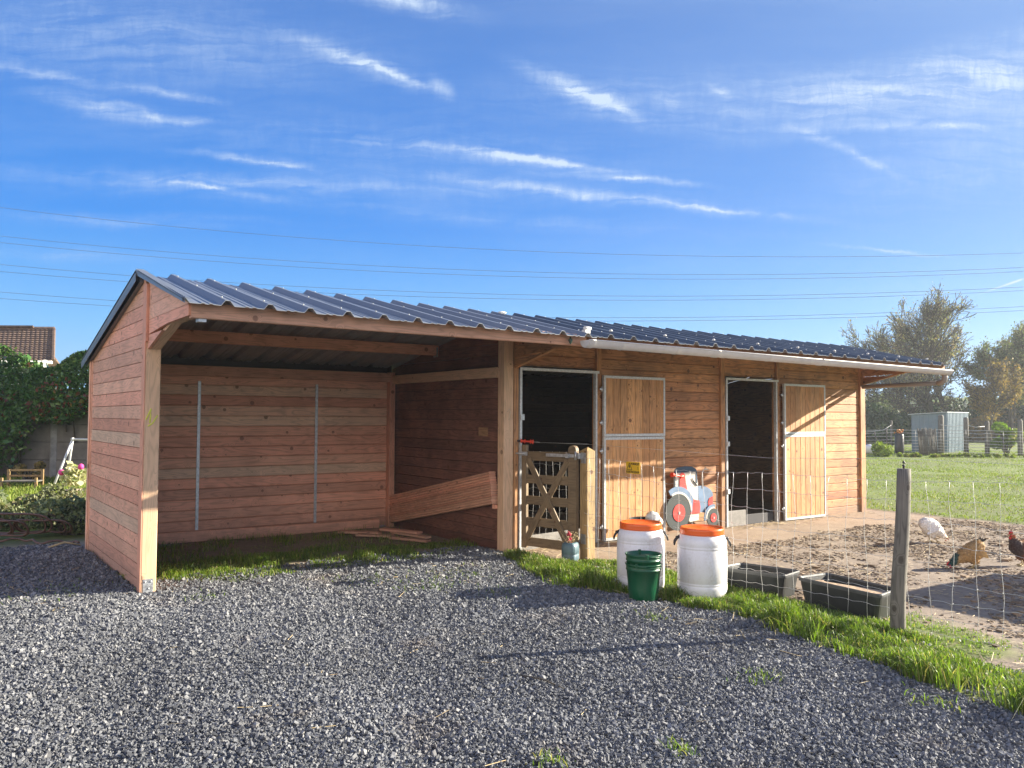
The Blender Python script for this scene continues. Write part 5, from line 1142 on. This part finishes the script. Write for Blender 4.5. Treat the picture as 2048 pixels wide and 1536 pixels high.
for i, (px, Zc, rx, rz_, mm, lb) in enumerate([(1700,54,3,2.4,M_LD,'dark hedge bush mostly hidden by the stable corner post'),(1752,52,2.2,2.2,M_LD,'dark green bush directly right of the stable corner post'),(1800,54,1.8,1.9,M_LD,'low dark bush left of the metal shed'),
   (1765,70,3.2,3.2,M_LG,'greyish bush standing behind the dark hedge right of the stable'),(1840,64,3.5,3.1,M_LD,'dark bush at the foot of the leaning tree'),(1930,64,3.5,3.0,M_LD,'dark bush behind the right end of the metal shed'),(1985,60,2.6,2.5,M_LY,'yellow brown shrub right of the metal shed'),(2050,60,3.4,3.4,M_LD,'tall dark shrub at the right edge of the picture'),(2140,60,3.6,3.0,M_LD,'dark shrub just past the right edge of the pasture')]):
    bush('hedge_bush', lb, at(px, Zc), (rx, rx*.8, rz_), 7000, mm, .12, group=GH)
bush('climber_shrub', 'bright green climbing shrub grown over the end of the pasture fence', at(2010,36.8), (.9,.6,1.75), 2600, M_GRASS, .06)
GW = 'weeds along the pasture fence'
for i, (px, Zc) in enumerate([(1748,35),(1775,34.6),(1812,34.6),(1838,34.5),(1862,34.3),(1892,34.4),(1925,34.4),(1962,34.2),(2003,34.0),(2040,34)]):
    bush('weed_clump', ['leafy weed clump at the pasture fence right behind the stable corner','leafy weed clump left of the dark flower tub','leafy weed clump right of the dark flower tub','leafy weed clump at the left foot of the reed panel','leafy weed clump at the right foot of the reed panel','leafy weed clump in front of the thick mossy fence post','leafy weed clump before the right corner of the metal shed','leafy weed clump between the last two shed side fence posts','leafy weed clump under the climbing shrub','leafy weed clump at the right end of the pasture fence'][i], at(px, Zc), (.7,.5,.17 if i > 1 else .5), 500, M_FIELD, .055, cat='weeds', group=GW, stems=False)
# far treeline
xs_, ct = np.linspace(-1.2, 1.3, 60), []
far = []
for k_ in range(34000):
    a = rng.uniform(-.9, .95); rad = rng.uniform(150, 190); hh_ = 3.0+5*fbm(np.array([a*14]), np.array([3.3]), 1, 3)[0]; far.append((CAMP.x+(FV.x+RV.x*a*1.2)*rad, CAMP.y+(FV.y+RV.y*a*1.2)*rad, rng.uniform(0, hh_)))
ft = leafcloud('far_woods', np.array(far), M_LG, None, .9); tag(ft, 'distant band of woodland on the horizon', 'woodland', kind='stuff')

# ================================================================== LEFT GARDEN
wall_dir = RV.copy(); wall_dir.z = 0; wall_dir.normalize(); fw = Vector((FV.x,FV.y,0)).normalized()
WL = thing('garden_wall', 'grey concrete panel wall half covered with ivy behind the garden', 'wall')
c0 = P2(30, 20.2); o_ = c0-wall_dir*9
mb = MB(); 
for k_ in range(9):
    for j in range(5):
        a = o_+wall_dir*(k_*2.0+.07); mb.plank(a+Vector((0,0,.05+j*.44+.215)), a+wall_dir*1.86+Vector((0,0,.05+j*.44+.215)), (0,0,1), .43, .05, .008)
mb.plank(o_+fw*.04+Vector((0,0,1.1)), o_+fw*.04+wall_dir*18+Vector((0,0,1.1)), (0,0,1), 2.2, .03, 0); mb.build('panels', plain('wall_panel', (.17,.155,.135), .9, 0, .3, 3, .3, 30), WL)
for k_ in range(10): a = o_+wall_dir*k_*2.0-fw*.01; mb = MB(); mb.box((a.x-.07,a.y-.07,-.2),(a.x+.07,a.y+.07,2.28),.01); mb.build('post', M_CONC, WL)
IV = thing('ivy', 'thick dark green ivy with reddening leaves climbing over the concrete wall', 'ivy'); pts = []
NI = 42000; a_ = rng.uniform(-9, 7, NI); 
# top profile & bottom profile along wall (a measured from px 30)
topz = 3.05+.55*(fbm(a_, a_*0, .9, 3, 50)-.5)*2-.02*a_+.35*np.clip((-a_-1.0)/2,0,1)
drop = 1.45+1.2*(fbm(a_, a_*0, 1.3, 3, 51)-.5); drop = np.where(a_ < .15, -.1, drop); drop = np.where((a_ > .15)*(a_ < .9), drop*np.clip((a_-.1)*1.3,0,1), drop)
tz = rng.random(NI)**.75; zc_ = drop+(topz-drop)*tz; thick = .25+.45*np.sin(np.clip((zc_-drop)/(topz-drop+.01),0,1)*np.pi)**.6+.25*fbm(a_, zc_, 1.8, 3, 53)
off = thick*np.where(rng.random(NI) < .8, 1, rng.random(NI)); base_ = np.array([c0.x, c0.y, 0])
ctr = base_+np.outer(a_, [wall_dir.x, wall_dir.y, 0])-np.outer(off, [fw.x, fw.y, 0]); ctr[:,2] = zc_
red = fbm(a_, zc_, 1.5, 3, 55); lowm = (zc_ < drop+.5)*(a_ > .8)
k_ = (rng.random(NI) < np.where(red > .70, .7, 1))
M_IVY = tinted('ivy_leaf', (.025,.08,.02), (.06,.14,.03), (.17,.25,.07), .32, .12)
leafcloud('foliage', ctr[k_], M_IVY, IV, .062, fbm(a_, zc_, 3, 2, 56)[k_])
M_IVR = tinted('red_ivy_leaf', (.12,.02,.02), (.25,.07,.04), (.30,.25,.05), .5, .3)
sel = (red > .68)*(rng.random(NI) < .05)+lowm*(rng.random(NI) < .13); leafcloud('red_leaves', ctr[sel]-np.array([fw.x,fw.y,0])*.04, M_IVR, IV, .055)
mb = MB(); rj = random.Random(12)
for k_ in range(30):
    s_ = rj.uniform(-6,3); p = c0+wall_dir*s_-fw*.08; mb.tube([(p.x,p.y,0 if s_ < .3 else rj.uniform(.9,1.6)),(p.x+rj.uniform(-.1,.1),p.y,1.6),(p.x+rj.uniform(-.3,.3),p.y,2.4)], [.02,.015,.01], 5)
mb.build('stem', M_BARK, IV)
# house
HO = thing('tiled_house', 'white house with brown pantile roof rising behind the ivy', 'house'); Rt = wall_dir; 
hr = wp(104, 658, 37.5); he = wp(104, 722, 34.8); zr_, ze = hr.z, he.z; Lh = 11.0
pr = P2(104, 37.5); pe = P2(104, 34.8); nseg = 9
dn = (Vector((pe.x,pe.y,ze))-Vector((pr.x,pr.y,zr_))); NC = int(Lh/.052); V = []; 
rows = 15
nrm = Rt.cross(dn).normalized(); nrm = nrm if nrm.z > 0 else -nrm
for r_ in range(rows):
    for e_ in (0, 1):
        f = (r_+e_)/rows; base = Vector((pr.x,pr.y,zr_))+dn*f+nrm*(.035*e_)
        for c_ in range(NC): 
            ph = c_*.052/.21*2*math.pi; q = base-Rt*(c_*.052)+nrm*(.032*abs(math.sin(ph/2))**.8); V.append(tuple(q))
F_ = []
for r_ in range(rows*2-1):
    for c_ in range(NC-1): F_.append((r_*NC+c_, r_*NC+c_+1, (r_+1)*NC+c_+1, (r_+1)*NC+c_))
tn = np.repeat(rng.random((rows*2,1)),NC,1).reshape(-1,1)*np.ones((1,3)); 
mt, t = mat('pantiles'); o = t.n('ShaderNodeTexCoord').outputs['Object']; c = t.ramp(t.noise(o, 5, 5, .7), [(.3,(.07,.045,.035)),(.5,(.14,.09,.062)),(.62,(.19,.125,.08)),(.75,(.21,.18,.08))]); t.bsdf(c, .85)
npmesh('roof', np.array(V), np.array(F_), mt, tn, smooth=False, parent=HO)
mb = MB(); rb = Vector((pr.x,pr.y,zr_)); mb.plank(rb+nrm*.03+Rt*.03, rb+nrm*.03-Rt*Lh, nrm, .12, .22, .03, (.5,.5,.5)); mb.plank(rb+Rt*.03+nrm*.02, rb+dn+Rt*.03+nrm*.04, nrm, .12, .12, .02); mb.build('ridge_tiles', mt, HO)
mb = MB(); M_RENDER = plain('white_render', (.62,.62,.60), .85, 0, .08, 2)
fh = (FV+RV*(-.66)); fh.z = 0; fh.normalize(); e1 = Vector((pe.x,pe.y,0))-Rt*.3+fh*.4; ln = 5.0
for a, b in ((e1, e1-Rt*(Lh-.5)), (e1+fh*ln, e1+fh*ln-Rt*(Lh-.5))): mb.plank(a+Vector((0,0,(ze-.02)/2)), b+Vector((0,0,(ze-.02)/2)), (0,0,1), ze+.1, .2, 0)
mb.prism([(0,-.2),(ln,-.2),(ln,ze),(ln/2,zr_-.25),(0,ze)], e1-Rt*.1, fh, (0,0,1), .2); mb.prism([(0,-.2),(ln,-.2),(ln,ze),(ln/2,zr_-.25),(0,ze)], e1-Rt*(Lh-.6), fh, (0,0,1), .2); mb.build('wall', M_RENDER, HO)
mb = MB(); b2 = rb+fh*.02; dh_ = math.hypot(dn.x,dn.y); d2 = Vector((fh.x*dh_,fh.y*dh_,dn.z*1.1)); mb.plank(b2+d2*.5-Rt*Lh/2-Rt*Lh*.5, b2+d2*.5, (d2), d2.length, .08, 0); mb.build('roof_back', mt, HO)
mb = MB(); g0 = Vector((pe.x,pe.y,ze-.06))-fw*.06; mb.tube([g0, g0-Rt*Lh], .07, 8); mb.build('gutter', M_RENDER, HO)
# bench
bp = P2(50, 17.6); BN = thing('garden_bench', 'low weathered wooden bench on the lawn in front of the ivy', 'bench', (bp.x, bp.y, gz(bp.x,bp.y)), math.atan2(wall_dir.y, wall_dir.x)+.15)
for sx in (-.34, .34):
    for y_ in (-.16, .16): mb = MB(); mb.box((sx-.025,y_-.025,-.03),(sx+.025,y_+.025,.26 if y_ < 0 else .42)); mb.build('leg', W_GPOST, BN)
mb = MB(); 
for j in range(4): mb.box((-.36,-.19+j*.1,.17),(.36,-.10+j*.1,.195),.002)
mb.build('seat', W_GREY, BN); mb = MB(); mb.box((-.36,.15,.38),(.36,.17,.42),.002); mb.box((-.36,.15,.26),(.36,.17,.30),.002); mb.build('backrest', W_GPOST, BN)
# swing frame
sp_ = P2(108, 17.0); SW = thing('swing_frame', 'white metal swing frame on the lawn beside the shelter', 'swing frame', (sp_.x, sp_.y, gz(sp_.x,sp_.y)), math.atan2(wall_dir.y, wall_dir.x))
tl = (.26, .3, 1.08); tr2 = (1.75, .3, 1.06)
for a, b in (((0,0,-.02),tl),((-.12,.75,-.02),tl),((2.0,0,-.02),tr2),((2.1,.75,-.02),tr2)): mb = MB(); mb.tube([a,b], .024, 8); mb.build('leg', M_PVC, SW)
mb = MB(); mb.tube([tl,tr2], .022, 8); mb.ell(tl,(.04,.04,.04),8); mb.build('crossbar', M_PVC, SW)
for x_ in (.62,1.3): mb = MB(); mb.tube([(x_,.3,1.07),(x_,.3,.45)], .014, 6); mb.build('hanger', M_PVC, SW)
# flowering pot plant
fp = P2(152, 14.5); FL = thing('flowering_shrub', 'pale leaved shrub with two round pink blooms in a clay pot by the shelter corner', 'shrub', (fp.x, fp.y, gz(fp.x,fp.y)))
mb = MB(); mb.lathe([(.0001,0),(.10,0),(.13,.24),(.145,.25),(.14,.27),(.0001,.25)], n=20); mb.build('pot', plain('pale_clay', (.50,.36,.28), .8), FL)
v_ = rng.normal(size=(190,3)); v_ /= np.linalg.norm(v_,axis=1,keepdims=True); leafcloud('foliage', v_*np.array([.24,.24,.22])*rng.uniform(.4,1,(190,1))+np.array([0,0,.52]), tinted('pale_leaf', (.45,.45,.25), (.55,.52,.32), (.28,.36,.14), .6, .3), FL, .055)
for q in ((-.14,-.14,.58),(.20,-.14,.68)):
    mb = MB(); wq = RV*q[0]+fw*q[1]; mb.ell((wq.x,wq.y,q[2]), (.05,.05,.055), 12); mb.build('bloom', plain('pink_bloom', (.75,.06,.30), .6), FL)
# brambles, coiled hoses
GB_ = 'tangled shrubs between the gravel and the lawn'
for (px, Zc, r_, n_, mm, lb) in [(-40,11.5,(.9,.7,.55),2600,M_LG,'tangled grey green shrub cut by the left edge of the picture'),(45,11.6,(.8,.5,.42),2600,M_LW,'low tangled shrub below the garden bench'),(120,12.2,(.7,.5,.55),3000,M_LW,'wispy green shrub below the swing frame'),(150,10.9,(.6,.5,.5),2400,M_LG,'dark leafy shrub against the rear corner of the shelter')]:
    bush('tangled_shrub', lb, at(px, Zc), r_, n_, mm, .03, group=GB_)
bush('climbing_shrub', 'yellow green shrub in front of the concrete wall behind the bench', at(62,18.6), (.55,.3,.85), 900, M_LY, .04)
M_HOSE = plain('brown_hose', (.13,.07,.05), .5, 0, .3, 10); rj = random.Random(15)
GHS = 'coils of brown hose heaped at the edge of the gravel'
for i, (px, Zc, rx, rz_, tilt, lb) in enumerate([(10,10.3,.34,.20,.9,'wide loop of brown hose at the left edge of the heap'),(40,10.5,.42,.22,1.1,'largest loop of brown hose in the middle of the heap'),(92,10.6,.34,.17,.9,'loop of brown hose standing up on the right of the heap'),(-30,10.4,.4,.2,1.0,'loop of brown hose at the far left of the heap')]):
    p = at(px, Zc); mb = MB(); pts = []
    for k_ in range(52): a = k_/52*2*math.pi*2; rr = 1+.12*math.sin(a*.5+i); v2 = wall_dir*(rx*rr*math.cos(a))+fw*(-rx*.5*rr*math.sin(a))*math.cos(tilt)*1.2; pts.append((p[0]+v2.x, p[1]+v2.y, p[2]+.04+rz_*(1+math.sin(a))*math.sin(tilt)*.8+.02*math.sin(a*3)))
    mb.tube(pts, .013, 7, closed=True); tag(mb.build('hose_coil', M_HOSE, None), lb, 'hose', GHS)
a, b = at(-60,10.2,.03), at(168,10.0,.03); mb = MB(); pts = [tuple(Vector(a).lerp(Vector(b), f/20)+Vector((0,0,.03+.02*math.sin(f*1.7)))+fw*(.08*math.sin(f*.8))) for f in range(21)]; mb.tube(pts, .014, 7); tag(mb.build('hose', M_HOSE, None), 'brown hose lying stretched along the edge of the gravel', 'hose')
a, b = at(105,9.75,.02), at(170,9.9,.05); mb = MB(); mb.tube([a, tuple((Vector(a)+Vector(b))/2+Vector((0,0,.05))), b], [.012,.014,.008], 6); tag(mb.build('stick', M_STRAW, None), 'yellowish stick lying in front of the hose heap by the shelter', 'stick')
a = [wp(1040,1352,1), wp(1120,1376,1)]
def ground_pt(px, py, z=.03):
    d = FV+RV*((px-1024)/1629.75)-UV_*((py-768)/1629.75); t_ = (z-CAMP.z)/d.z; return CAMP+d*t_
mb = MB(); mb.tube([ground_pt(1038,1350,.035), ground_pt(1085,1358,.05), ground_pt(1130,1378,.03)], [.006,.006,.003], 6); tag(mb.build('twig', M_BARK, None), 'thin brown twig lying on the gravel in the foreground', 'twig')
# dead bedding in shelter corner
# ================================================================== POWER LINES
PL = 'power lines crossing the sky'
for nm, pz in {'topmost single power line in the sky':[(0,415),(1024,501),(2048,506)],'upper wire of the highest pair of power lines':[(0,472),(1024,543),(2048,535)],'lower wire of the highest pair of power lines':[(0,485),(1024,553),(2048,543)],'upper wire of the middle pair of power lines':[(0,529),(1024,589),(2048,574)],'lower wire of the middle pair of power lines':[(0,543),(1024,598),(2048,581)],'upper wire of the lowest pair of power lines':[(0,584),(1024,634),(2048,613)],'lower wire of the lowest pair of power lines, nearest the roof ridge':[(0,597),(1024,641),(2048,621)]}.items():
    co = np.polyfit([p[0] for p in pz], [p[1] for p in pz], 2); mb = MB(); mb.tube([tuple(wp(x_, float(np.polyval(co, x_)), 75)) for x_ in range(-1400, 3600, 125)], .018, 5)
    tag(mb.build('power_line', plain('cable', (.12,.16,.22), .6), None), nm, 'power line', PL)
# ================================================================== HAZE
hm = bpy.data.materials.new('haze_air'); hm.use_nodes = True; nt = hm.node_tree; nt.nodes.clear(); ou = nt.nodes.new('ShaderNodeOutputMaterial'); vs = nt.nodes.new('ShaderNodeVolumePrincipled')
vs.inputs['Color'].default_value = (.86,.93,1,1); vs.inputs['Density'].default_value = .0009; vs.inputs['Anisotropy'].default_value = .35; nt.links.new(vs.outputs[0], ou.inputs['Volume'])
mb = MB(); mb.box((-260,-260,-3),(320,320,24),0); hz_ = mb.build('haze', hm, None); tag(hz_, kind='stuff'); hz_['label'] = 'thin pale haze hanging over the fields'
scene.cycles.volume_bounces = 0; scene.cycles.max_bounces = 6; scene.cycles.transparent_max_bounces = 8; scene.cycles.caustics_reflective = False; scene.cycles.caustics_refractive = False
